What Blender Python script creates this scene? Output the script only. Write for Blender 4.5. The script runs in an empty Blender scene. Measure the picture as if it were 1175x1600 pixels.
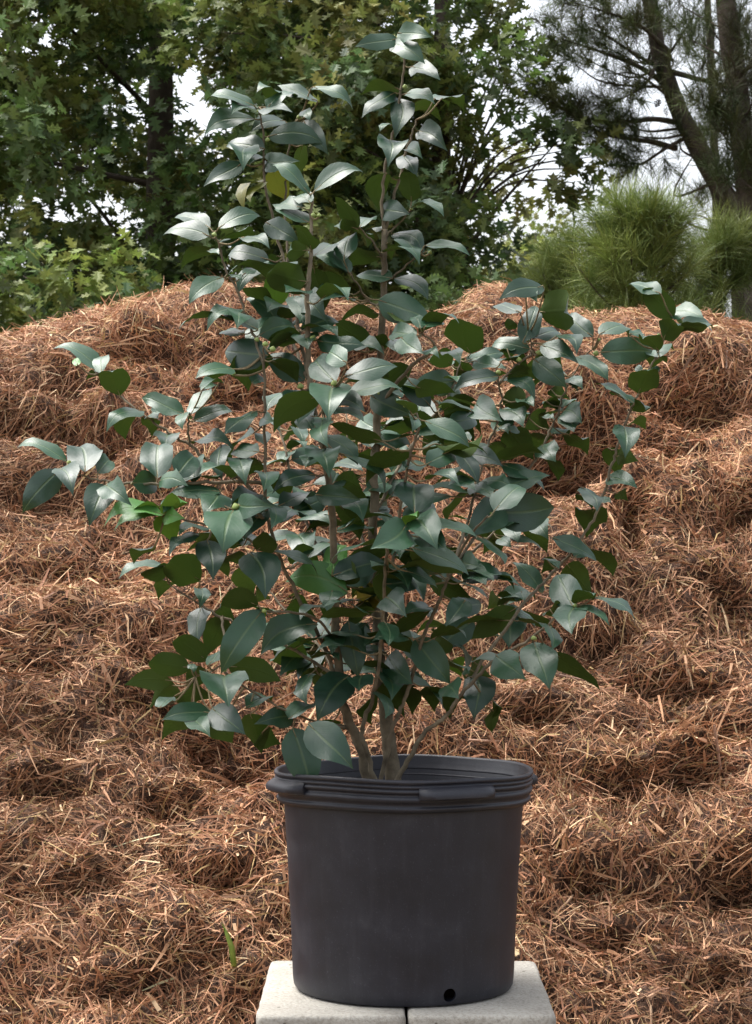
import bpy, bmesh, math, random
import numpy as np
from mathutils import Vector, Matrix, noise

random.seed(7)
rng = np.random.default_rng(7)
scene = bpy.context.scene
COL = scene.collection

# ------------------------------------------------------------------ camera
F_PX, CX, CY, HORIZON = 3421.0, 587.5, 800.0, 866.0      # photo pixels (1175 x 1600)
CAM = Vector((0.0, -3.18, 0.815))
PITCH = math.atan((HORIZON - CY) / F_PX)
cam_data = bpy.data.cameras.new("camera")
cam = bpy.data.objects.new("camera", cam_data)
COL.objects.link(cam)
cam.location = CAM
cam.rotation_euler = (math.pi / 2 + PITCH, 0, 0)
cam_data.sensor_fit = 'VERTICAL'
cam_data.sensor_height = 36.0
cam_data.lens = F_PX / 1600.0 * 36.0
cam_data.clip_start = 0.05
cam_data.clip_end = 2000
cam_data.dof.use_dof = True
cam_data.dof.focus_distance = 3.15
cam_data.dof.aperture_fstop = 32
scene.camera = cam
scene.render.resolution_x, scene.render.resolution_y = 752, 1024

# ------------------------------------------------------------------ world, sun, exposure
SUN_ELEV, SUN_AZ = math.radians(66), math.radians(-62)     # bright part of the overcast: high, to the left
world = bpy.data.worlds.new("World")
scene.world = world
world.use_nodes = True
wn, wl = world.node_tree.nodes, world.node_tree.links
wn.clear()
sky = wn.new('ShaderNodeTexSky')
sky.sky_type = 'NISHITA'
sky.sun_disc = False
sky.sun_elevation = SUN_ELEV
sky.sun_rotation = SUN_AZ
sky.air_density, sky.dust_density, sky.ozone_density = 1.0, 6.0, 1.0
hsv = wn.new('ShaderNodeHueSaturation')
hsv.inputs['Saturation'].default_value = 0.35
bg = wn.new('ShaderNodeBackground')
bg.inputs['Strength'].default_value = 0.15
wo = wn.new('ShaderNodeOutputWorld')
wl.new(sky.outputs[0], hsv.inputs['Color'])
wl.new(hsv.outputs[0], bg.inputs['Color'])
wl.new(bg.outputs[0], wo.inputs['Surface'])

sun_data = bpy.data.lights.new("sun", 'SUN')
sun_data.energy = 1.3
sun_data.angle = math.radians(40)
sun_data.color = (1.0, 0.97, 0.93)
sun = bpy.data.objects.new("sun", sun_data)
COL.objects.link(sun)
sd = Vector((math.sin(SUN_AZ) * math.cos(SUN_ELEV), math.cos(SUN_AZ) * math.cos(SUN_ELEV), math.sin(SUN_ELEV)))
sun.rotation_euler = (-sd).to_track_quat('-Z', 'Y').to_euler()
sun.location = (0, -6, 8)

vs = scene.view_settings
vs.view_transform, vs.look, vs.exposure, vs.gamma = 'Standard', 'None', 1.42, 1.0
vs.use_curve_mapping = False

# ------------------------------------------------------------------ helpers
UPc = Vector((0, -math.sin(PITCH), math.cos(PITCH)))
FWc = Vector((0, math.cos(PITCH), math.sin(PITCH)))

def ray(px, py):
    return Vector((1, 0, 0)) * ((px - CX) / F_PX) + UPc * ((CY - py) / F_PX) + FWc

def at(px, py, y):
    """world point on the plane y (metres; 0 is the pot's axis) seen at photo pixel px, py"""
    d = ray(px, py)
    return CAM + d * ((y - CAM.y) / d.y)

def proj(P):
    q = Vector(P) - CAM
    w = q.dot(FWc)
    return CX + F_PX * q.x / w, CY - F_PX * q.dot(UPc) / w

def tag(o, label=None, cat=None, group=None, kind=None):
    for k, v in (('label', label), ('category', cat), ('group', group), ('kind', kind)):
        if v:
            o[k] = v
    return o

def empty(name, loc=(0, 0, 0)):
    o = bpy.data.objects.new(name, None)
    o.empty_display_size = 0.1
    o.location = loc
    COL.objects.link(o)
    return o

def link(name, me, mat=None, parent=None):
    o = bpy.data.objects.new(name, me)
    COL.objects.link(o)
    if mat is not None and not me.materials:
        me.materials.append(mat)
    if parent is not None:
        o.parent = parent
        o.matrix_parent_inverse = Matrix.Translation(-parent.location)
    return o

def mesh_np(name, verts, faces, col=None, uv=None, smooth=True):
    """faces: (n,3) or (n,4) int array"""
    verts = np.asarray(verts, dtype=np.float32)
    faces = np.asarray(faces, dtype=np.int32)
    k = faces.shape[1]
    me = bpy.data.meshes.new(name)
    me.vertices.add(len(verts))
    me.vertices.foreach_set('co', verts.ravel())
    me.loops.add(faces.size)
    me.loops.foreach_set('vertex_index', faces.ravel())
    me.polygons.add(len(faces))
    me.polygons.foreach_set('loop_start', np.arange(0, faces.size, k, dtype=np.int32))
    me.polygons.foreach_set('use_smooth', np.full(len(faces), smooth))
    if col is not None:
        a = me.attributes.new('tint', 'FLOAT_COLOR', 'POINT')
        c = np.ones((len(verts), 4), dtype=np.float32)
        c[:, :3] = col
        a.data.foreach_set('color', c.ravel())
    if uv is not None:
        u = me.uv_layers.new(name='UVMap')
        u.data.foreach_set('uv', np.asarray(uv, dtype=np.float32)[faces.ravel()].ravel())
    me.update(calc_edges=True)
    return me

def smooth_path(pts, n=5):
    """Catmull-Rom through a list of vectors with any number of components"""
    P = np.asarray(pts, dtype=float)
    Q = np.vstack([2 * P[0] - P[1], P, 2 * P[-1] - P[-2]])
    out = []
    for i in range(1, len(Q) - 2):
        for t in np.linspace(0, 1, n, endpoint=False):
            a, b, c, d = Q[i - 1], Q[i], Q[i + 1], Q[i + 2]
            out.append(0.5 * (2 * b + (c - a) * t + (2 * a - 5 * b + 4 * c - d) * t * t + (3 * b - a - 3 * c + d) * t ** 3))
    out.append(P[-1])
    return np.array(out)

def tube(path, sides=8, wob=0.0):
    """path: (n,4) x y z r -> verts, quads"""
    path = np.asarray(path, dtype=float)
    P, R = path[:, :3], path[:, 3]
    T = np.gradient(P, axis=0)
    T /= np.linalg.norm(T, axis=1, keepdims=True) + 1e-9
    ref = np.array([0.31, 0.87, 0.2])
    V, Fc = [], []
    a = np.linspace(0, 2 * math.pi, sides, endpoint=False)
    for i in range(len(P)):
        e1 = np.cross(T[i], ref); e1 /= np.linalg.norm(e1) + 1e-9
        e2 = np.cross(T[i], e1)
        rr = R[i] * (1 + wob * rng.normal(size=sides))
        V.append(P[i] + np.outer(np.cos(a) * rr, e1) + np.outer(np.sin(a) * rr, e2))
    V = np.vstack(V + [P[:1], P[-1:]])
    n = len(P)
    for i in range(n - 1):
        for j in range(sides):
            k = (j + 1) % sides
            Fc.append((i * sides + j, i * sides + k, (i + 1) * sides + k, (i + 1) * sides + j))
    c0, c1 = n * sides, n * sides + 1
    for j in range(0, sides, 2):
        k, l = (j + 1) % sides, (j + 2) % sides
        Fc.append((c0, l, k, j))
        Fc.append((c1, (n - 1) * sides + j, (n - 1) * sides + k, (n - 1) * sides + l))
    return V, np.array(Fc)

class Acc:
    def __init__(self): self.v, self.f, self.n = [], [], 0
    def add(self, V, Fc):
        self.v.append(np.asarray(V)); self.f.append(np.asarray(Fc) + self.n); self.n += len(V)
    def mesh(self, name, smooth=True):
        return mesh_np(name, np.vstack(self.v), np.vstack(self.f), smooth=smooth)

def norm(a):
    return a / (np.linalg.norm(a, axis=-1, keepdims=True) + 1e-9)

def scatter(template, tris, pos, ax, nrm, scale, col):
    """copies of a small template (x across, y along, z normal) as one big triangle soup"""
    ax = norm(ax)
    side = norm(np.cross(ax, nrm))
    nn = np.cross(side, ax)
    t = template[None, :, :] * scale[:, None, None] if scale.ndim == 1 else template[None, :, :] * scale[:, None, :]
    V = pos[:, None, :] + t[..., 0:1] * side[:, None, :] + t[..., 1:2] * ax[:, None, :] + t[..., 2:3] * nn[:, None, :]
    n, k = len(pos), len(template)
    Fc = (tris[None] + (np.arange(n) * k)[:, None, None]).reshape(-1, tris.shape[1])
    C = np.repeat(col, k, axis=0)
    return V.reshape(-1, 3), Fc, C

# ------------------------------------------------------------------ materials
def new_mat(name):
    m = bpy.data.materials.new(name)
    m.use_nodes = True
    nt = m.node_tree
    b = nt.nodes['Principled BSDF']
    return m, nt.nodes, nt.links, b

def ramp(nodes, stops):
    r = nodes.new('ShaderNodeValToRGB')
    el = r.color_ramp.elements
    while len(el) < len(stops): el.new(0.5)
    for e, (p, c) in zip(el, stops):
        e.position = p; e.color = (*c, 1)
    return r

def noise_node(nodes, links, scale, detail=4, coord='Object', rough=0.6):
    tc = nodes.new('ShaderNodeTexCoord')
    n = nodes.new('ShaderNodeTexNoise')
    n.inputs['Scale'].default_value = scale
    n.inputs['Detail'].default_value = detail
    n.inputs['Roughness'].default_value = rough
    links.new(tc.outputs[coord], n.inputs['Vector'])
    return n

def bump(nodes, links, b, height, strength, dist):
    bp = nodes.new('ShaderNodeBump')
    bp.inputs['Strength'].default_value = strength
    bp.inputs['Distance'].default_value = dist
    links.new(height, bp.inputs['Height'])
    links.new(bp.outputs[0], b.inputs['Normal'])
    return bp

def tint_mat(name, rough=0.7, spec=0.3, trans=0.0, back=None):
    """colour from the 'tint' point attribute, two-sided foliage with optional translucency"""
    m, N, L, b = new_mat(name)
    a = N.new('ShaderNodeAttribute'); a.attribute_name = 'tint'
    src = a.outputs['Color']
    if back:
        g = N.new('ShaderNodeNewGeometry')
        mx = N.new('ShaderNodeMix'); mx.data_type = 'RGBA'; mx.blend_type = 'MULTIPLY'
        mx.inputs['B'].default_value = (*back, 1)
        L.new(g.outputs['Backfacing'], mx.inputs['Factor'])
        L.new(src, mx.inputs['A'])
        src = mx.outputs['Result']
    L.new(src, b.inputs['Base Color'])
    b.inputs['Roughness'].default_value = rough
    b.inputs['Specular IOR Level'].default_value = spec
    if trans > 0:
        t = N.new('ShaderNodeBsdfTranslucent')
        L.new(src, t.inputs['Color'])
        ms = N.new('ShaderNodeMixShader')
        ms.inputs[0].default_value = trans
        L.new(b.outputs[0], ms.inputs[1]); L.new(t.outputs[0], ms.inputs[2])
        L.new(ms.outputs[0], N['Material Output'].inputs['Surface'])
    return m

def bark_mat(name, c1, c2, scale, strength=0.5, dist=0.004, rough=0.85):
    m, N, L, b = new_mat(name)
    n = noise_node(N, L, scale, 6)
    r = ramp(N, [(0.3, c1), (0.7, c2)])
    L.new(n.outputs['Fac'], r.inputs['Fac'])
    L.new(r.outputs['Color'], b.inputs['Base Color'])
    b.inputs['Roughness'].default_value = rough
    b.inputs['Specular IOR Level'].default_value = 0.25
    bump(N, L, b, n.outputs['Fac'], strength, dist)
    return m

def camellia_mat(name, top1, top2, under, rough=0.34, spec=0.55, trans=0.10):
    m, N, L, b = new_mat(name)
    oi = N.new('ShaderNodeObjectInfo')
    uv = N.new('ShaderNodeUVMap'); uv.uv_map = 'UVMap'
    sep = N.new('ShaderNodeSeparateXYZ'); L.new(uv.outputs[0], sep.inputs[0])
    n = noise_node(N, L, 38, 4)
    add = N.new('ShaderNodeMath'); add.operation = 'MULTIPLY_ADD'
    L.new(n.outputs['Fac'], add.inputs[0]); add.inputs[1].default_value = 0.9
    L.new(oi.outputs['Random'], add.inputs[2])
    sub = N.new('ShaderNodeMath'); sub.operation = 'SUBTRACT'; L.new(add.outputs[0], sub.inputs[0]); sub.inputs[1].default_value = 0.45
    r = ramp(N, [(0.0, top1), (1.0, top2)])
    L.new(sub.outputs[0], r.inputs['Fac'])
    # pale midrib and faint side veins: x of the uv runs across (-1..1 stored as 0..1), y along
    mid = N.new('ShaderNodeMath'); mid.operation = 'SUBTRACT'; L.new(sep.outputs['X'], mid.inputs[0]); mid.inputs[1].default_value = 0.5
    ab = N.new('ShaderNodeMath'); ab.operation = 'ABSOLUTE'; L.new(mid.outputs[0], ab.inputs[0])
    rib = N.new('ShaderNodeMapRange'); L.new(ab.outputs[0], rib.inputs['Value'])
    rib.inputs['From Min'].default_value = 0.012; rib.inputs['From Max'].default_value = 0.05
    rib.inputs['To Min'].default_value = 1; rib.inputs['To Max'].default_value = 0
    vein = N.new('ShaderNodeMath'); vein.operation = 'MULTIPLY_ADD'       # y*9 - |x|*5
    L.new(ab.outputs[0], vein.inputs[0]); vein.inputs[1].default_value = -7.0
    y9 = N.new('ShaderNodeMath'); y9.operation = 'MULTIPLY'; L.new(sep.outputs['Y'], y9.inputs[0]); y9.inputs[1].default_value = 9.0
    L.new(y9.outputs[0], vein.inputs[2])
    si = N.new('ShaderNodeMath'); si.operation = 'MULTIPLY'; L.new(vein.outputs[0], si.inputs[0]); si.inputs[1].default_value = 6.283
    sn = N.new('ShaderNodeMath'); sn.operation = 'SINE'; L.new(si.outputs[0], sn.inputs[0])
    pw = N.new('ShaderNodeMapRange'); L.new(sn.outputs[0], pw.inputs['Value'])
    pw.inputs['From Min'].default_value = 0.75; pw.inputs['From Max'].default_value = 1.0
    mx = N.new('ShaderNodeMix'); mx.data_type = 'RGBA'
    fm = N.new('ShaderNodeMath'); fm.operation = 'MULTIPLY'; L.new(rib.outputs[0], fm.inputs[0]); fm.inputs[1].default_value = 0.30
    L.new(fm.outputs[0], mx.inputs['Factor']); L.new(r.outputs['Color'], mx.inputs['A']); mx.inputs['B'].default_value = (0.16, 0.22, 0.08, 1)
    g = N.new('ShaderNodeNewGeometry')
    m2 = N.new('ShaderNodeMix'); m2.data_type = 'RGBA'
    L.new(g.outputs['Backfacing'], m2.inputs['Factor']); L.new(mx.outputs['Result'], m2.inputs['A']); m2.inputs['B'].default_value = (*under, 1)
    L.new(m2.outputs['Result'], b.inputs['Base Color'])
    rr = N.new('ShaderNodeMapRange'); L.new(g.outputs['Backfacing'], rr.inputs['Value'])
    rr.inputs['To Min'].default_value = rough; rr.inputs['To Max'].default_value = 0.7
    rn = N.new('ShaderNodeMath'); rn.operation = 'MULTIPLY_ADD'; L.new(n.outputs['Fac'], rn.inputs[0]); rn.inputs[1].default_value = 0.16
    L.new(rr.outputs[0], rn.inputs[2])
    L.new(rn.outputs[0], b.inputs['Roughness'])
    sp = N.new('ShaderNodeMapRange'); L.new(g.outputs['Backfacing'], sp.inputs['Value'])
    sp.inputs['To Min'].default_value = spec; sp.inputs['To Max'].default_value = 0.2
    L.new(sp.outputs[0], b.inputs['Specular IOR Level'])
    hh = N.new('ShaderNodeMath'); hh.operation = 'ADD'
    vh = N.new('ShaderNodeMath'); vh.operation = 'MULTIPLY'; L.new(pw.outputs[0], vh.inputs[0]); vh.inputs[1].default_value = -0.12
    L.new(vh.outputs[0], hh.inputs[0])
    rh = N.new('ShaderNodeMath'); rh.operation = 'MULTIPLY_ADD'; L.new(rib.outputs[0], rh.inputs[0]); rh.inputs[1].default_value = -0.8; L.new(n.outputs['Fac'], rh.inputs[2])
    L.new(rh.outputs[0], hh.inputs[1])
    bump(N, L, b, hh.outputs[0], 0.35, 0.0015)
    t = N.new('ShaderNodeBsdfTranslucent'); t.inputs['Color'].default_value = (0.06, 0.11, 0.015, 1)
    ms = N.new('ShaderNodeMixShader'); ms.inputs[0].default_value = trans
    L.new(b.outputs[0], ms.inputs[1]); L.new(t.outputs[0], ms.inputs[2])
    L.new(ms.outputs[0], N['Material Output'].inputs['Surface'])
    return m

M = {}
M['leaf'] = camellia_mat('camellia_leaf', (0.008, 0.034, 0.019), (0.026, 0.078, 0.036), (0.042, 0.070, 0.014))
M['leaf_new'] = camellia_mat('camellia_leaf_new', (0.05, 0.17, 0.03), (0.09, 0.24, 0.05), (0.09, 0.20, 0.02), trans=0.2)
M['leaf_yellow'] = camellia_mat('camellia_leaf_yellowing', (0.12, 0.13, 0.02), (0.22, 0.17, 0.02), (0.26, 0.19, 0.02), trans=0.2)
M['leaf_orange'] = camellia_mat('camellia_leaf_orange', (0.40, 0.16, 0.01), (0.45, 0.22, 0.02), (0.42, 0.20, 0.015), trans=0.2)
M['stem'] = bark_mat('camellia_bark', (0.075, 0.062, 0.042), (0.23, 0.19, 0.13), 45, 0.4, 0.002)
M['twig'] = bark_mat('camellia_twig', (0.12, 0.085, 0.05), (0.24, 0.20, 0.11), 60, 0.3, 0.001)
M['bud'] = bark_mat('camellia_bud', (0.16, 0.24, 0.06), (0.30, 0.34, 0.12), 120, 0.2, 0.0006, 0.5)
M['oak'] = tint_mat('oak_foliage', 0.55, 0.35, 0.30, (1.15, 1.15, 1.0))
M['pine'] = tint_mat('pine_needles', 0.55, 0.3, 0.15)
M['straw'] = tint_mat('pine_straw', 0.75, 0.25, 0.12)
M['tree_bark'] = bark_mat('tree_bark', (0.035, 0.028, 0.022), (0.10, 0.078, 0.06), 9, 0.9, 0.03)
M['cone'] = bark_mat('pine_cone', (0.03, 0.02, 0.014), (0.10, 0.065, 0.04), 40, 0.9, 0.01)

# ------------------------------------------------------------------ ground
def ground():
    me = mesh_np('ground', [(-400, -400, 0), (400, -400, 0), (400, 400, 0), (-400, 400, 0)], [(0, 1, 2, 3)])
    m, N, L, b = new_mat('ground_litter')
    n = noise_node(N, L, 3.0, 8)
    r = ramp(N, [(0.30, (0.05, 0.035, 0.02)), (0.50, (0.13, 0.085, 0.05)), (0.72, (0.07, 0.085, 0.03))])
    L.new(n.outputs['Fac'], r.inputs['Fac']); L.new(r.outputs['Color'], b.inputs['Base Color'])
    b.inputs['Roughness'].default_value = 0.95
    n2 = noise_node(N, L, 40.0, 5)
    bump(N, L, b, n2.outputs['Fac'], 0.8, 0.02)
    o = link('ground', me, m)
    tag(o, 'bare ground of brown litter around the heap and trees', 'ground', kind='structure')
ground()

# ------------------------------------------------------------------ straw heap
CREST = [(-900, 560), (-500, 520), (-150, 520), (0, 505), (130, 482), (215, 470), (300, 448), (340, 440), (460, 440), (560, 462), (640, 478),
         (700, 468), (760, 440), (800, 446), (860, 474), (940, 484), (1000, 478), (1100, 480), (1175, 492), (1500, 500), (2100, 540)]
PROFILE = [(0.12, -0.03), (0.36, 0.03), (0.56, 0.20), (0.82, 0.45), (1.20, 0.80), (1.55, 1.10), (1.80, 1.30), (2.02, 1.39), (2.30, 1.35), (2.80, 1.08), (3.60, 0.48), (4.40, -0.05)]
CLEFTS = [(40, 668, 75, .13, 20), (185, 695, 55, .15, 28), (225, 550, 60, .10, 13), (120, 600, 90, .07, 22), (95, 905, 70, .09, 18), (60, 780, 50, .05, 14),
          (872, 715, 75, .30, 42), (1085, 628, 70, .17, 24), (1050, 705, 55, .12, 18), (985, 825, 26, .12, 40), (1155, 800, 40, .08, 22), (1130, 920, 40, .08, 16),
          (940, 1010, 50, .07, 16), (1060, 1070, 70, .07, 14), (1010, 1225, 55, .10, 16), (1095, 1218, 40, .11, 16), (1160, 1376, 50, .12, 24), (945, 1470, 40, .10, 16),
          (1095, 1529, 50, .09, 20), (900, 1380, 40, .07, 14), (340, 1387, 50, .10, 16), (190, 1550, 60, .09, 16), (272, 1271, 50, .08, 14), (60, 1240, 60, .09, 16),
          (370, 1190, 60, .12, 30), (330, 1140, 60, .08, 18), (60, 1060, 60, .06, 12), (240, 1100, 60, .06, 12), (560, 560, 60, .08, 14), (640, 640, 70, .08, 16),
          (350, 620, 60, .08, 16), (1120, 1130, 60, .07, 14), (830, 1130, 60, .09, 16), (20, 1590, 60, .08, 12), (1000, 1390, 40, .06, 12), (120, 1390, 60, .06, 12)]
BULGES = [(1010, 800, 150, .13, 60), (150, 500, 120, .05, 25), (330, 480, 120, .06, 26), (780, 470, 70, .06, 22), (990, 510, 120, .05, 22), (120, 740, 150, .06, 40),
          (900, 900, 150, .06, 60), (100, 980, 150, .06, 45), (1100, 560, 90, .06, 25), (700, 1140, 150, .06, 40), (100, 1500, 150, .05, 40)]

prof_s = smooth_path(PROFILE, 8)
seg = np.r_[0, np.cumsum(np.linalg.norm(np.diff(prof_s, axis=0), axis=1))]
def heap():
    ns, nx = 250, 440
    s = np.linspace(0, seg[-1], ns)
    py_, pz_ = np.interp(s, seg, prof_s[:, 0]), np.interp(s, seg, prof_s[:, 1])
    xs = np.linspace(-3.3, 3.3, nx)
    crest_x = np.array([(c[0] - CX) / F_PX * 5.2 for c in CREST])
    crest_z = np.array([CAM.z + (HORIZON - c[1]) / F_PX * 5.2 for c in CREST])
    zc = np.interp(xs, crest_x, crest_z)
    k = (zc - 0.045) / 1.39
    k *= 1 - 0.5 * np.clip((np.abs(xs) - 2.0) / 1.3, 0, 1) ** 2
    X, S = np.meshgrid(xs, s, indexing='ij')
    Y = np.broadcast_to(py_, X.shape).copy()
    Y += 0.10 * np.clip(np.abs(X) - 1.2, 0, 3)
    Z = pz_[None, :] * k[:, None]
    P = np.stack([X, Y, Z], -1)
    dx = np.gradient(P, axis=0); ds = np.gradient(P, axis=1)
    Nn = norm(np.cross(dx, ds))
    if Nn[nx // 2, ns // 3, 2] < 0: Nn = -Nn
    # pixel of each base point
    w = (P[..., 1] - CAM.y) * math.cos(PITCH) + (P[..., 2] - CAM.z) * math.sin(PITCH)
    U = CX + F_PX * P[..., 0] / w
    Vv = CY - F_PX * ((P[..., 1] - CAM.y) * -math.sin(PITCH) + (P[..., 2] - CAM.z) * math.cos(PITCH)) / w
    D = np.zeros_like(X)
    for i in range(nx):
        for j in range(ns):
            p = Vector((X[i, j], Y[i, j] * 1.0, Z[i, j]))
            n1 = noise.noise(p * 2.3)
            n2 = noise.noise(p * 6.5 + Vector((5, 1, 9)))
            n3 = noise.noise(p * 17 + Vector((2, 7, 1)))
            n4 = noise.noise(p * 33 + Vector((8, 3, 4)))
            t = (Z[i, j] * 3.1 + n1 * 1.1 + 0.35 * n2) % 1.0
            D[i, j] = 0.065 * n1 + 0.046 * n2 + 0.038 * n3 + 0.024 * n4 + 0.026 * ((1 - t) ** 1.5 - 0.4) * (0.6 + n1)
    front = np.clip((Y - 0.30) / 0.25, 0, 1) * np.clip((2.15 - Y) / 0.35, 0, 1)
    D *= np.clip((Y - 0.20) / 0.25, 0.15, 1) * np.where(Y > 1.75, np.clip(1 - (Y - 1.75) / 0.25, 0.3, 1), 1)
    for (cx, cy, cw, dep, ch) in CLEFTS:
        a = np.exp(-((U - cx) / cw) ** 2)
        d = (Vv - cy) / ch
        sh = np.where(d < 0, np.exp(-(d * 1.9) ** 2), np.exp(-(d * 0.75) ** 2))
        lip = np.exp(-((d + 1.5) * 1.3) ** 2)
        D += front * a * dep * (-1.7 * sh + 0.45 * lip)
    for (cx, cy, cw, dep, ch) in BULGES:
        D += front * dep * np.exp(-((U - cx) / cw) ** 2 - ((Vv - cy) / ch) ** 2)
    P = P + Nn * D[..., None]
    P[..., 2] = np.maximum(P[..., 2], -0.03)
    # keep clear of the blocks and the pot
    near = (np.abs(P[..., 0] - 0.042) < 0.30)
    P[..., 1] = np.where(near & (P[..., 1] < 0.30), 0.30, P[..., 1])
    idx = np.arange(nx * ns).reshape(nx, ns)
    Q = np.stack([idx[:-1, :-1], idx[1:, :-1], idx[1:, 1:], idx[:-1, 1:]], -1).reshape(-1, 4)
    return P.reshape(-1, 3), Q, P

HV, HQ, HG = heap()
mm, N_, L_, b_ = new_mat('straw_core')
n_ = noise_node(N_, L_, 110, 8, rough=0.75)
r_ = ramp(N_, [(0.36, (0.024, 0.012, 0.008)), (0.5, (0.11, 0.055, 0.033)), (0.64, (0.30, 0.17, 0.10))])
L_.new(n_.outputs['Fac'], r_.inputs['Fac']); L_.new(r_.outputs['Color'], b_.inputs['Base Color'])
b_.inputs['Roughness'].default_value = 0.95
bump(N_, L_, b_, n_.outputs['Fac'], 1.0, 0.02)
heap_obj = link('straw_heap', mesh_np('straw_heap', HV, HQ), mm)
tag(heap_obj, 'tall slumping heap of reddish brown pine straw behind the potted shrub', 'straw heap')

PAL = np.array([(0.34, 0.180, 0.110), (0.28, 0.135, 0.085), (0.42, 0.245, 0.160), (0.50, 0.33, 0.22), (0.22, 0.110, 0.075), (0.38, 0.210, 0.140),
                (0.58, 0.42, 0.29), (0.33, 0.23, 0.12), (0.14, 0.080, 0.055), (0.42, 0.29, 0.15)])
PALW = np.array([.18, .17, .15, .09, .12, .13, .035, .05, .05, .025])

def surf_sample(n, weight):
    a, b, c, d = (HV[HQ[:, i]] for i in range(4))
    nr = np.cross(c - a, d - b)
    area = np.linalg.norm(nr, axis=1) / 2
    nr = norm(nr)
    ctr = (a + b + c + d) / 4
    if nr[np.argmax(ctr[:, 2])][2] < 0: nr = -nr
    wgt = area * weight(ctr)
    pick = rng.choice(len(HQ), n, p=wgt / wgt.sum())
    u, v = rng.random((2, n, 1))
    p = (a[pick] * (1 - u) + b[pick] * u) * (1 - v) + (d[pick] * (1 - u) + c[pick] * u) * v
    return p, nr[pick]

def straw_weight(c):
    inside = (np.abs(c[:, 0]) < 0.62 + 0.16 * (c[:, 1] + 0.5)) & (c[:, 1] < 2.45)
    mid = (np.abs(c[:, 0]) < 1.7) & (c[:, 1] < 2.8)
    return np.where(c[:, 2] < -0.02, 0.0, np.where(inside, 1.0, np.where(mid, 0.26, 0.05)))

def straws(n):
    p, nr = surf_sample(n, straw_weight)
    # flow of each tuft: a slowly varying preferred direction with wide scatter
    fl = np.sin(p[:, 0] * 7.1 + 2 * np.sin(p[:, 2] * 5.3)) + np.sin(p[:, 2] * 9.7 + p[:, 0] * 3.1)
    t1 = norm(np.cross(nr, np.array([0.0, 0.0, 1.0]) + 1e-3))
    t2 = np.cross(nr, t1)
    ang = fl * 0.9 + rng.normal(0, 0.95, n)
    ax = np.cos(ang)[:, None] * t1 + np.sin(ang)[:, None] * t2
    tilt = np.abs(rng.normal(0, 0.28, n)) * np.where(rng.random(n) < 0.25, 1.7, 1.0)
    ax = norm(ax + nr * tilt[:, None])
    ln = np.clip(rng.lognormal(math.log(0.036), 0.48, n), 0.012, 0.12)
    wd = np.clip(rng.lognormal(math.log(0.0017), 0.48, n), 0.0007, 0.0065)
    lift = rng.random(n) ** 2.2 * 0.030 - 0.006
    p = p + nr * lift[:, None] - ax * (ln * 0.35)[:, None]
    face = norm(nr + 0.9 * rng.normal(size=(n, 3)))
    side = norm(np.cross(ax, face))
    nn = np.cross(side, ax)
    bend = rng.normal(0, 0.13, n) * ln
    st = np.array([0, 0.5, 1.0])
    V = np.empty((n, 6, 3))
    for i, t in enumerate(st):
        c = p + ax * (ln * t)[:, None] + nn * (bend * 4 * t * (1 - t))[:, None] - np.array([0, 0, 1.0]) * (ln * 0.10 * t * t)[:, None]
        wv = side * (wd * (0.55, 0.5, 0.22)[i])[:, None]
        V[:, 2 * i] = c - wv; V[:, 2 * i + 1] = c + wv
    q = np.array([(0, 1, 3, 2), (2, 3, 5, 4)])
    Fc = (q[None] + (np.arange(n) * 6)[:, None, None]).reshape(-1, 4)
    col = PAL[rng.choice(len(PAL), n, p=PALW / PALW.sum())] * rng.normal(1, 0.16, (n, 1)).clip(0.5, 1.5)
    patch = 1 + 0.22 * np.sin(p[:, 0] * 4.3 + 1.7 * np.sin(p[:, 2] * 3.1 + 1)) * np.sin(p[:, 2] * 6.1 + p[:, 0] * 2.0)
    col = col * patch[:, None] * np.array([1.18, 1.18, 1.04])
    return V.reshape(-1, 3), Fc, np.repeat(col.clip(0, 0.75), 6, axis=0)

sv, sf, sc = straws(325000)
so = link('loose_straw', mesh_np('loose_straw', sv, sf, sc, smooth=False), M['straw'], heap_obj)
tag(so, kind='stuff')

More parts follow.
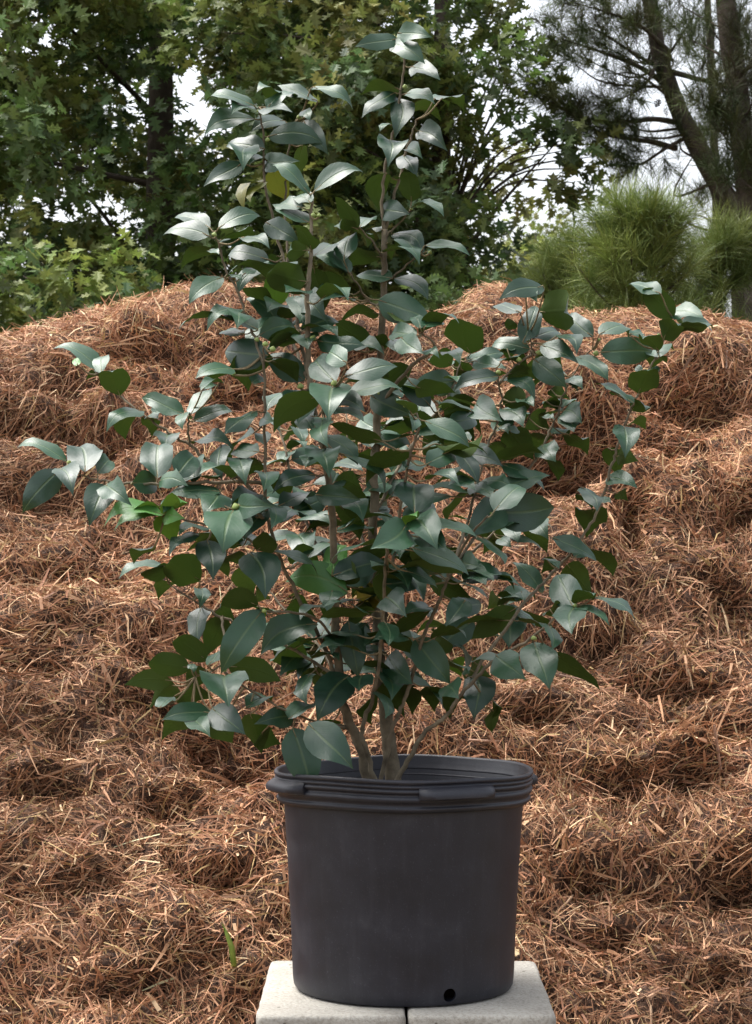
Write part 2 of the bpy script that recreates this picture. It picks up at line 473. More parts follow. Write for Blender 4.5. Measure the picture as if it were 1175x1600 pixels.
def shreds():
    """the broad splinters that can be told apart: single pieces sharing a few meshes"""
    meshes = []
    shred_cols = [(0.46, 0.27, 0.16), (0.56, 0.38, 0.24), (0.30, 0.16, 0.10), (0.40, 0.22, 0.12), (0.22, 0.13, 0.09), (0.50, 0.30, 0.20)]
    for i, c in enumerate(shred_cols):
        bm = bmesh.new()
        nst = 5
        rows = []
        for k in range(nst):
            t = k / (nst - 1)
            wv = (0.35 + 0.65 * math.sin(math.pi * (0.12 + 0.76 * t))) * (1 + 0.25 * random.uniform(-1, 1))
            z = random.uniform(-0.3, 0.3)
            rows.append([bm.verts.new((sx * wv * 0.5, t - 0.5, z * 0.4 + zz)) for sx, zz in ((-1, 0), (0, 0.55), (1, 0), (0, -0.4))])
        for a, b in zip(rows, rows[1:]):
            for j in range(4):
                bm.faces.new((a[j], a[(j + 1) % 4], b[(j + 1) % 4], b[j]))
        bm.faces.new(rows[0][::-1]); bm.faces.new(rows[-1])
        me = bpy.data.meshes.new('straw_shred'); bm.to_mesh(me); bm.free()
        m, N, L, b = new_mat('shred_wood')
        n = noise_node(N, L, 6, 5)
        n.inputs['Distortion'].default_value = 0.4
        r = ramp(N, [(0.3, tuple(x * 0.6 for x in c)), (0.7, c)])
        L.new(n.outputs['Fac'], r.inputs['Fac']); L.new(r.outputs['Color'], b.inputs['Base Color'])
        b.inputs['Roughness'].default_value = 0.85
        me.materials.append(m)
        meshes.append(me)
    p, nr = surf_sample(230, lambda c: np.where((np.abs(c[:, 0]) < 0.55 + 0.16 * (c[:, 1] + 0.3)) & (c[:, 1] < 1.85) & (c[:, 2] > 0.0), 1.0, 0.0))
    for q, n in zip(p, nr):
        o = bpy.data.objects.new('straw_shred', random.choice(meshes))
        COL.objects.link(o)
        n = Vector(n)
        t = n.orthogonal().normalized()
        t = (Matrix.Rotation(random.uniform(0, 6.28), 3, n) @ t)
        t = (t + n * random.uniform(-0.1, 0.35)).normalized()
        s_ = t.cross(n).normalized()
        R = Matrix((s_, t, s_.cross(t))).transposed()
        ln = random.uniform(0.035, 0.085); wd = random.uniform(0.004, 0.009)
        o.matrix_world = Matrix.Translation(Vector(q) + n * 0.008) @ R.to_4x4() @ Matrix.Diagonal((wd, ln, wd * 0.5, 1))
        o.parent = heap_obj
shreds()

def heap_hit(px, py):
    """the heap's grid point that shows nearest to a pixel"""
    w = (HV[:, 1] - CAM.y) * math.cos(PITCH) + (HV[:, 2] - CAM.z) * math.sin(PITCH)
    u = CX + F_PX * HV[:, 0] / w
    v = CY - F_PX * ((HV[:, 1] - CAM.y) * -math.sin(PITCH) + (HV[:, 2] - CAM.z) * math.cos(PITCH)) / w
    d = (u - px) ** 2 + (v - py) ** 2 + np.where(HV[:, 1] > 2.1, 1e6, 0) + 20 * (HV[:, 1])
    return HV[np.argmin(d)]

def grass_blade():
    y = float(heap_hit(366, 1508)[1]) - 0.065
    pts = [at(367, 1516, y + 0.075), at(365, 1504, y), at(362, 1480, y - 0.012), at(355, 1460, y - 0.016), at(347, 1443, y - 0.012)]
    ws = [0.0035, 0.0050, 0.0048, 0.0036, 0.0005]
    V, Fc = [], []
    for p, w in zip(pts, ws):
        V += [p + Vector((-w, 0, 0)), p + Vector((0, 0.0018, 0)), p + Vector((w, 0, 0)), p + Vector((0, 0.003, 0))]
    for i in range(len(pts) - 1):
        for j in range(4):
            k = (j + 1) % 4
            Fc.append((4 * i + j, 4 * i + k, 4 * i + 4 + k, 4 * i + 4 + j))
    m, N, L, b = new_mat('grass_blade')
    n = noise_node(N, L, 25, 2)
    r = ramp(N, [(0.35, (0.20, 0.36, 0.06)), (0.7, (0.42, 0.50, 0.12))])
    L.new(n.outputs['Fac'], r.inputs['Fac']); L.new(r.outputs['Color'], b.inputs['Base Color'])
    b.inputs['Roughness'].default_value = 0.5
    o = link('grass_blade', mesh_np('grass_blade', V, Fc), m)
    tag(o, 'single bright green grass blade sticking out of the brown straw', 'grass blade')
grass_blade()

# ------------------------------------------------------------------ concrete blocks
BLOCK_TOP = 0.19
def concrete():
    m, N, L, b = new_mat('concrete')
    n = noise_node(N, L, 9, 6)
    r = ramp(N, [(0.25, (0.29, 0.27, 0.235)), (0.55, (0.39, 0.37, 0.325)), (0.8, (0.46, 0.44, 0.39))])
    L.new(n.outputs['Fac'], r.inputs['Fac'])
    f = noise_node(N, L, 220, 3)
    fr = ramp(N, [(0.3, (0.62, 0.6, 0.57)), (0.55, (1, 1, 1))])
    L.new(f.outputs['Fac'], fr.inputs['Fac'])
    mx = N.new('ShaderNodeMix'); mx.data_type = 'RGBA'; mx.blend_type = 'MULTIPLY'; mx.inputs['Factor'].default_value = 0.8
    L.new(r.outputs['Color'], mx.inputs['A']); L.new(fr.outputs['Color'], mx.inputs['B'])
    # rare dark pits
    tc = N.new('ShaderNodeTexCoord')
    v = N.new('ShaderNodeTexVoronoi'); v.inputs['Scale'].default_value = 26; v.inputs['Randomness'].default_value = 1
    L.new(tc.outputs['Object'], v.inputs['Vector'])
    pr = ramp(N, [(0.05, (0.18, 0.15, 0.13)), (0.085, (1, 1, 1))])
    L.new(v.outputs['Distance'], pr.inputs['Fac'])
    m3 = N.new('ShaderNodeMix'); m3.data_type = 'RGBA'; m3.blend_type = 'MULTIPLY'; m3.inputs['Factor'].default_value = 0.8
    L.new(mx.outputs['Result'], m3.inputs['A']); L.new(pr.outputs['Color'], m3.inputs['B'])
    L.new(m3.outputs['Result'], b.inputs['Base Color'])
    b.inputs['Roughness'].default_value = 0.92
    b.inputs['Specular IOR Level'].default_value = 0.2
    bump(N, L, b, f.outputs['Fac'], 0.6, 0.003)
    return m
M['concrete'] = concrete()

def block(x0, x1, y0, y1, seed, label):
    cx, cy = (x0 + x1) / 2, (y0 + y1) / 2
    bm = bmesh.new()
    bmesh.ops.create_cube(bm, size=1)
    bmesh.ops.scale(bm, vec=(x1 - x0, y1 - y0, BLOCK_TOP), verts=bm.verts)
    bmesh.ops.translate(bm, vec=(0, 0, BLOCK_TOP / 2), verts=bm.verts)
    bmesh.ops.bevel(bm, geom=[e for e in bm.edges if abs((e.verts[0].co - e.verts[1].co).normalized().z) > .9], offset=0.012, segments=4, affect='EDGES', profile=0.5)
    bmesh.ops.bevel(bm, geom=[e for e in bm.edges if all(v.co.z > BLOCK_TOP - 1e-4 for v in e.verts)], offset=0.006, segments=3, affect='EDGES', profile=0.5)
    bmesh.ops.triangulate(bm, faces=[f for f in bm.faces if len(f.verts) > 4])
    for _ in range(4):
        long = [e for e in bm.edges if e.calc_length() > 0.014]
        if long: bmesh.ops.subdivide_edges(bm, edges=long, cuts=1)
        bmesh.ops.triangulate(bm, faces=[f for f in bm.faces if len(f.verts) > 4])
    for v in bm.verts:
        p = v.co + Vector((seed * 3.1, 0, 0))
        d = 0.0012 * noise.noise(p * 45) + 0.0012 * noise.noise(p * 14)
        edge = min(v.co.z < BLOCK_TOP - 0.0005 and 1 or 1, 1)
        if v.co.z > 0.01:
            v.co += v.normal * (d if v.co.z < BLOCK_TOP - 0.001 else min(0.0, d * 0.4))
    for f in bm.faces: f.smooth = True
    me = bpy.data.meshes.new('concrete_block'); bm.to_mesh(me); bm.free()
    o = link('concrete_block', me, M['concrete'])
    o.location = (cx, cy, 0)
    tag(o, label, 'concrete block', 'pair of blocks the pot stands on')
block(-0.163, 0.0405, -0.203, 0.206, 1, 'pale concrete block under the pot, away from the side with the drain hole')
block(0.0435, 0.245, -0.200, 0.203, 2, 'pale concrete block directly below the drain hole of the black pot')

# ------------------------------------------------------------------ nursery pot
POT = Vector((0.0395, 0.0, BLOCK_TOP))
POT_H = 0.316
def pot_plastic():
    m, N, L, b = new_mat('black_plastic')
    n = noise_node(N, L, 14, 7)
    r = ramp(N, [(0.35, (0.009, 0.010, 0.016)), (0.55, (0.015, 0.016, 0.024)), (0.75, (0.034, 0.035, 0.044))])
    L.new(n.outputs['Fac'], r.inputs['Fac'])
    # dusty streaks
    tc = N.new('ShaderNodeTexCoord'); mp = N.new('ShaderNodeMapping'); mp.inputs['Scale'].default_value = (60, 60, 5)
    L.new(tc.outputs['Object'], mp.inputs['Vector'])
    n2 = N.new('ShaderNodeTexNoise'); n2.inputs['Scale'].default_value = 1.0; n2.inputs['Detail'].default_value = 5
    L.new(mp.outputs[0], n2.inputs['Vector'])
    r2 = ramp(N, [(0.55, (0, 0, 0)), (0.9, (0.014, 0.014, 0.016))])
    L.new(n2.outputs['Fac'], r2.inputs['Fac'])
    n3 = noise_node(N, L, 420, 2)
    r3 = ramp(N, [(0.62, (0, 0, 0)), (0.78, (0.030, 0.030, 0.038))])
    L.new(n3.outputs['Fac'], r3.inputs['Fac'])
    ad = N.new('ShaderNodeMix'); ad.data_type = 'RGBA'; ad.blend_type = 'ADD'; ad.inputs['Factor'].default_value = 1
    L.new(r.outputs['Color'], ad.inputs['A']); L.new(r2.outputs['Color'], ad.inputs['B'])
    a2 = N.new('ShaderNodeMix'); a2.data_type = 'RGBA'; a2.blend_type = 'ADD'; a2.inputs['Factor'].default_value = 1
    L.new(ad.outputs['Result'], a2.inputs['A']); L.new(r3.outputs['Color'], a2.inputs['B'])
    L.new(a2.outputs['Result'], b.inputs['Base Color'])
    rr = N.new('ShaderNodeMapRange'); L.new(n.outputs['Fac'], rr.inputs['Value'])
    rr.inputs['To Min'].default_value = 0.34; rr.inputs['To Max'].default_value = 0.62
    L.new(rr.outputs[0], b.inputs['Roughness'])
    b.inputs['Specular IOR Level'].default_value = 0.5
    bump(N, L, b, n3.outputs['Fac'], 0.12, 0.001)
    return m
M['pot'] = pot_plastic()

def rim_dent(a, z):
    """real pots are never quite round: radius factor and lift that grow toward the rim"""
    t = max(0.0, (z - 0.10) / (POT_H - 0.10))
    return 1 + t * (0.006 * math.sin(2 * a + 0.6) + 0.004 * math.sin(3 * a + 2.0)), t * t * (0.0022 * math.sin(2 * a - 0.7) + 0.0012 * math.sin(5 * a))

def lathe(name, prof, mat, parent, segs=120, closed=True, dent=True):
    V, Fc = [], []
    n = len(prof)
    for i in range(segs):
        a = 2 * math.pi * i / segs
        for r, z in prof:
            k, dz = rim_dent(a, z) if dent else (1, 0)
            V.append((POT.x + r * k * math.cos(a), POT.y + r * k * math.sin(a), POT.z + z + dz))
    for i in range(segs):
        i2 = (i + 1) % segs
        for j in range(n if closed else n - 1):
            j2 = (j + 1) % n
            Fc.append((i * n + j, i2 * n + j, i2 * n + j2, i * n + j2))
    return link(name, mesh_np(name, V, Fc), mat, parent)

pot = empty('nursery_pot', POT)
tag(pot, 'large black plastic nursery pot with ridged rim standing on two concrete blocks', 'plant pot')
H = POT_H
wall_prof = [(0.148, 0.0015), (0.155, 0.0025), (0.1585, 0.008), (0.1598, 0.018), (0.1625, 0.09), (0.1665, 0.17), (0.1710, 0.245), (0.1728, H - 0.046),
             (0.1790, H - 0.0425), (0.1790, H - 0.020), (0.176, H - 0.020), (0.1735, H - 0.028), (0.1695, H - 0.05), (0.1635, 0.17), (0.1590, 0.09), (0.1562, 0.018), (0.153, 0.009), (0.02, 0.0075), (0.02, 0.0015)]
wall = lathe('pot_wall', wall_prof, M['pot'], pot)
# drain holes cut through the wall near the floor
cutters = []
for a in (-67, -4, 63, 128):
    bm = bmesh.new()
    bmesh.ops.create_cone(bm, cap_ends=True, segments=20, radius1=0.0095, radius2=0.0095, depth=0.05)
    me = bpy.data.meshes.new('cut'); bm.to_mesh(me); bm.free()
    c = bpy.data.objects.new('cut', me); COL.objects.link(c)
    ar = math.radians(a)
    c.matrix_world = Matrix.Translation(POT + Vector((0.157 * math.cos(ar), 0.157 * math.sin(ar), 0.0165))) @ Matrix.Rotation(ar, 4, 'Z') @ Matrix.Rotation(math.pi / 2, 4, 'Y')
    md = wall.modifiers.new('hole', 'BOOLEAN'); md.operation = 'DIFFERENCE'; md.object = c; md.solver = 'EXACT'
    cutters.append(c)
dg = bpy.context.evaluated_depsgraph_get()
dg.update()
newme = bpy.data.meshes.new_from_object(wall.evaluated_get(dg))
wall.modifiers.clear()
wall.data = newme
for p in newme.polygons: p.use_smooth = True
for c in cutters: bpy.data.objects.remove(c)
try:
    newme.set_sharp_from_angle(angle=math.radians(38))
except Exception:
    pass

def bead(r0, z0, br, k=7):
    return [(r0 + br * math.cos(t), z0 + br * math.sin(t)) for t in np.linspace(-1.35, 1.35, k)]
rim_prof = ([(0.1795, H - 0.046)] + bead(0.1800, H - 0.0405, 0.0035, 6) + [(0.1815, H - 0.035)] + bead(0.1815, H - 0.0275, 0.0045, 7) + [(0.1825, H - 0.0205)] +
            bead(0.1832, H - 0.0165, 0.0030, 6) + [(0.1838, H - 0.0132)] + bead(0.1838, H - 0.0102, 0.0025, 6) + [(0.1842, H - 0.0076)] + bead(0.1838, H - 0.0034, 0.0034, 8) +
            [(0.1815, H - 0.0002), (0.1798, H - 0.003), (0.1792, H - 0.010), (0.1775, H - 0.012), (0.1775, H - 0.017), (0.1755, H - 0.0185), (0.1755, H - 0.021), (0.1770, H - 0.0225), (0.1770, H - 0.026), (0.1735, H - 0.0275), (0.1730, H - 0.030), (0.1750, H - 0.032), (0.1750, H - 0.036), (0.1735, H - 0.038), (0.1735, H - 0.043)])
lathe('rim', rim_prof, M['pot'], pot, segs=160)

def handle(ang):
    """grip lip moulded onto the outside of the rim"""
    n, V, Fc = 15, [], []
    half = math.radians(18)
    sec = [(0.180, H - 0.0085), (0.1905, H - 0.0105), (0.1985, H - 0.0155), (0.2010, H - 0.0200), (0.2005, H - 0.0250), (0.1965, H - 0.0275), (0.188, H - 0.0275), (0.180, H - 0.030)]
    for i in range(n):
        t = -1 + 2 * i / (n - 1)
        a = ang + half * t
        e = 1 - max(0, abs(t) - 0.80) / 0.20 * 0.55
        for r, z in sec:
            k, dz = rim_dent(a, z)
            rr = 0.180 + (r - 0.180) * e
            V.append((POT.x + rr * k * math.cos(a), POT.y + rr * k * math.sin(a), POT.z + z + dz))
    m = len(sec)
    for i in range(n - 1):
        for j in range(m):
            j2 = (j + 1) % m
            Fc.append((i * m + j, (i + 1) * m + j, (i + 1) * m + j2, i * m + j2))
    bm = bmesh.new()
    vv = [bm.verts.new(v) for v in V]
    for f in Fc: bm.faces.new([vv[i] for i in f])
    bm.faces.new(vv[:m]); bm.faces.new(vv[-m:][::-1])
    bmesh.ops.recalc_face_normals(bm, faces=bm.faces)
    for f in bm.faces: f.smooth = True
    me = bpy.data.meshes.new('handle'); bm.to_mesh(me); bm.free()
    try: me.set_sharp_from_angle(angle=math.radians(50))
    except Exception: pass
    link('handle', me, M['pot'], pot)
for q in range(4):
    handle(math.radians(-66 - 90 * q))

def soil():
    V, Fc, rings, segs = [], [], 9, 48
    V.append((POT.x, POT.y, POT.z + H - 0.052))
    for i in range(1, rings + 1):
        for j in range(segs):
            a = 2 * math.pi * j / segs
            r = 0.1705 * i / rings
            V.append((POT.x + r * math.cos(a), POT.y + r * math.sin(a), POT.z + H - 0.055 + 0.006 * noise.noise(Vector((r * math.cos(a) * 40, r * math.sin(a) * 40, 3)))))
    tris = [(0, 1 + j, 1 + (j + 1) % segs) for j in range(segs)]
    bm = bmesh.new()
    vv = [bm.verts.new(v) for v in V]
    for t in tris: bm.faces.new([vv[i] for i in t])
    for i in range(rings - 1):
        for j in range(segs):
            k = (j + 1) % segs
            bm.faces.new([vv[x] for x in (1 + i * segs + j, 1 + (i + 1) * segs + j, 1 + (i + 1) * segs + k, 1 + i * segs + k)])
    me = bpy.data.meshes.new('potting_soil'); bm.to_mesh(me); bm.free()
    m = bark_mat('potting_bark', (0.02, 0.013, 0.009), (0.10, 0.065, 0.04), 90, 1.0, 0.01)
    link('potting_soil', me, m, pot)
soil()

# ------------------------------------------------------------------ camellia shrub
# stems: photo pixels, depth behind the pot's axis in metres, radius in metres
STEMS = {
 'main': [(618, 1236, 0, .0135), (606, 1150, 0, .0115), (600, 1085, 0, .0105), (592, 1020, .01, .0095), (588, 940, .01, .0085), (584, 850, .02, .0078), (585, 730, .02, .007), (592, 620, .02, .0062), (597, 515, .01, .0055), (600, 430, 0, .0050), (601, 358, 0, .0048)],
 'top': [(601, 362, 0, .0042), (597, 325, 0, .0033), (602, 266, -.01, .0030), (614, 210, -.01, .0027), (625, 150, 0, .0024), (631, 105, 0, .0022), (634, 70, 0, .0015)],
 'topr': [(602, 358, 0, .0038), (613, 320, .01, .0030), (630, 255, .02, .0026), (641, 218, .02, .0023), (650, 188, .02, .0015)],
 'left': [(576, 1236, -.01, .0098), (564, 1169, -.02, .0085), (543, 1122, -.03, .0078), (534, 1084, -.04, .0072), (525, 1000, -.05, .0066), (522, 900, -.07, .006), (519, 800, -.09, .0055), (505, 700, -.11, .005), (486, 610, -.12, .0046), (480, 540, -.12, .0042), (482, 440, -.11, .0036), (486, 390, -.10, .003), (487, 302, -.09, .002)],
 'thin': [(590, 1234, -.03, .0055), (573, 1174, -.05, .005), (565, 1136, -.06, .0045), (583, 1087, -.07, .004), (596, 1000, -.12, .0036), (602, 900, -.18, .0032), (609, 850, -.22, .0028), (636, 826, -.25, .0022), (647, 815, -.25, .0014)],
 'farleft': [(534, 1086, -.04, .006), (510, 1020, -.05, .005), (470, 940, -.08, .0046), (432, 860, -.11, .0044), (416, 780, -.13, .0042), (414, 700, -.13, .0038), (413, 622, -.13, .0034), (412, 568, -.14, .003), (413, 540, -.15, .0018)],
 'upleft': [(412, 575, -.14, .003), (398, 528, -.12, .0028), (385, 500, -.10, .0027), (372, 457, -.09, .0025), (352, 418, -.08, .0023), (345, 392, -.08, .0021), (336, 362, -.08, .0014)],
 'topleft': [(481, 585, -.12, .0038), (466, 510, -.06, .0034), (450, 430, 0, .0031), (437, 384, .03, .003), (424, 332, .04, .0028), (413, 278, .05, .0025), (410, 209, .05, .0022), (405, 168, .05, .0014)],
 'topleftb': [(480, 590, -.12, .0032), (458, 530, .0, .003), (450, 450, .07, .0028), (449, 398, .09, .0026), (446, 324, .10, .0023), (449, 250, .10, .002), (462, 190, .10, .0013)],
 'armleft': [(416, 792, -.13, .004), (372, 745, -.10, .0036), (327, 720, -.08, .0033), (296, 696, -.07, .003), (265, 676, -.06, .0027), (229, 652, -.05, .0024), (188, 620, -.03, .0021), (159, 584, -.02, .0013)],
 'armleftup': [(297, 698, -.07, .0024), (294, 672, -.08, .0021), (294, 648, -.09, .0013)],
 'lowleft': [(415, 755, -.13, .0038), (374, 752, -.16, .0033), (330, 753, -.18, .003), (270, 757, -.19, .0027), (204, 755, -.20, .0024), (168, 752, -.20, .0021), (135, 746, -.20, .0018), (106, 726, -.20, .0012)],
 'midleft': [(416, 812, -.13, .003), (395, 800, -.19, .0026), (367, 792, -.25, .0018)],
 'newleft': [(440, 875, -.10, .003), (380, 838, -.15, .0025), (310, 816, -.19, .0021), (258, 806, -.22, .0014)],
 'sideleft': [(530, 1060, -.05, .0038), (450, 1010, -.05, .0032), (385, 980, -.05, .0028), (339, 962, -.05, .0026), (313, 945, -.04, .0022), (293, 933, -.04, .002), (264, 912, -.03, .0013)],
 'downleft': [(345, 964, -.05, .0026), (352, 1005, -.09, .0023), (345, 1040, -.12, .0018), (305, 1058, -.13, .0014)],
 'shootleft': [(525, 1000, -.05, .003), (484, 962, -.13, .0024), (420, 955, -.20, .002), (411, 952, -.21, .0014)],
 'knotleft': [(350, 1050, -.13, .0022), (400, 1085, -.12, .002), (470, 1120, -.08, .0022), (541, 1136, -.03, .003)],
 'potleft': [(543, 1138, -.03, .003), (515, 1133, -.12, .0024), (482, 1130, -.19, .0016)],
 'right': [(612, 1234, -.06, .0065), (641, 1182, -.08, .0056), (665, 1144, -.09, .0052), (695, 1120, -.10, .0048), (717, 1090, -.11, .0044), (750, 1052, -.12, .004), (790, 1020, -.13, .0036), (835, 994, -.14, .0032), (873, 961, -.15, .0027), (899, 946, -.15, .0016)],
 'cross': [(591, 1232, -.02, .0055), (611, 1147, -.04, .005), (627, 1106, -.05, .0046), (640, 1070, -.06, .0044), (664, 990, -.08, .0041), (680, 955, -.09, .0039), (695, 917, -.10, .0037), (708, 884, -.11, .0035), (735, 835, -.17, .003), (762, 806, -.22, .0018)],
 'midfront': [(594, 1010, -.01, .004), (612, 900, -.10, .0035), (626, 790, -.16, .0031), (640, 715, -.20, .0027), (653, 668, -.22, .0023), (651, 638, -.22, .0014)],
 'midright': [(706, 890, -.10, .0036), (735, 800, -.02, .0034), (757, 706, .02, .0032), (773, 671, .03, .003), (784, 630, .03, .0028), (779, 592, .02, .0024), (775, 575, .02, .0015)],
 'upright': [(780, 600, .02, .0026), (805, 572, .03, .0024), (830, 550, .04, .002), (826, 522, .04, .0013)],
 'farright': [(700, 905, -.10, .0038), (765, 800, .0, .0036), (801, 759, .05, .0034), (820, 742, .07, .0033), (840, 714, .08, .0031), (856, 680, .09, .0029), (871, 647, .10, .0026), (883, 612, .10, .0023), (905, 570, .10, .002), (926, 546, .10, .0014)],
 'tallright': [(720, 1088, -.10, .0042), (770, 1010, -.03, .004), (824, 937, .02, .0038), (857, 902, .04, .0037), (884, 872, .05, .0036), (915, 832, .06, .0035), (936, 790, .06, .0034), (955, 731, .06, .0033), (966, 697, .06, .0031), (982, 649, .06, .0028), (997, 612, .06, .0026), (1020, 566, .06, .0024), (1032, 540, .05, .0021), (1046, 516, .05, .0018), (1055, 498, .05, .0012)],
 'mid': [(592, 640, .02, .0042), (640, 575, -.05, .0034), (680, 545, -.08, .0028), (660, 520, -.10, .0016)],
 'frontl': [(505, 705, -.11, .0036), (505, 640, -.19, .003), (520, 605, -.23, .0018)],
 'twigl': [(600, 476, 0, .0028), (575, 470, -.02, .0022), (548, 425, -.05, .0016)],
 'twigl2': [(598, 404, 0, .0026), (582, 378, -.02, .002), (560, 355, -.03, .0013)],
 'twigr': [(601, 440, 0, .0026), (630, 420, -.02, .002), (655, 395, -.04, .0013)],
 'twigr2': [(602, 372, 0, .0024), (622, 350, -.01, .0019), (640, 330, -.02, .0013)],
 'backa': [(586, 800, .02, .0038), (640, 700, .14, .003), (700, 620, .22, .0024), (720, 560, .25, .0014)],
 'backb': [(590, 960, .01, .004), (660, 900, .15, .0034), (740, 860, .24, .0028), (800, 800, .28, .0014)],
 'backc': [(522, 900, -.07, .004), (480, 820, .08, .0032), (450, 720, .17, .0026), (430, 640, .22, .0014)],
 'backd': [(588, 900, .01, .0038), (560, 820, .12, .0032), (545, 720, .2, .0026), (540, 640, .24, .0014)],
 'backe': [(600, 1085, 0, .004), (680, 1020, .12, .0034), (740, 980, .2, .0026), (800, 930, .24, .0014)],
 'backf': [(534, 1084, -.04, .004), (500, 1010, .06, .003), (450, 960, .14, .0024), (400, 900, .18, .0014)],
}

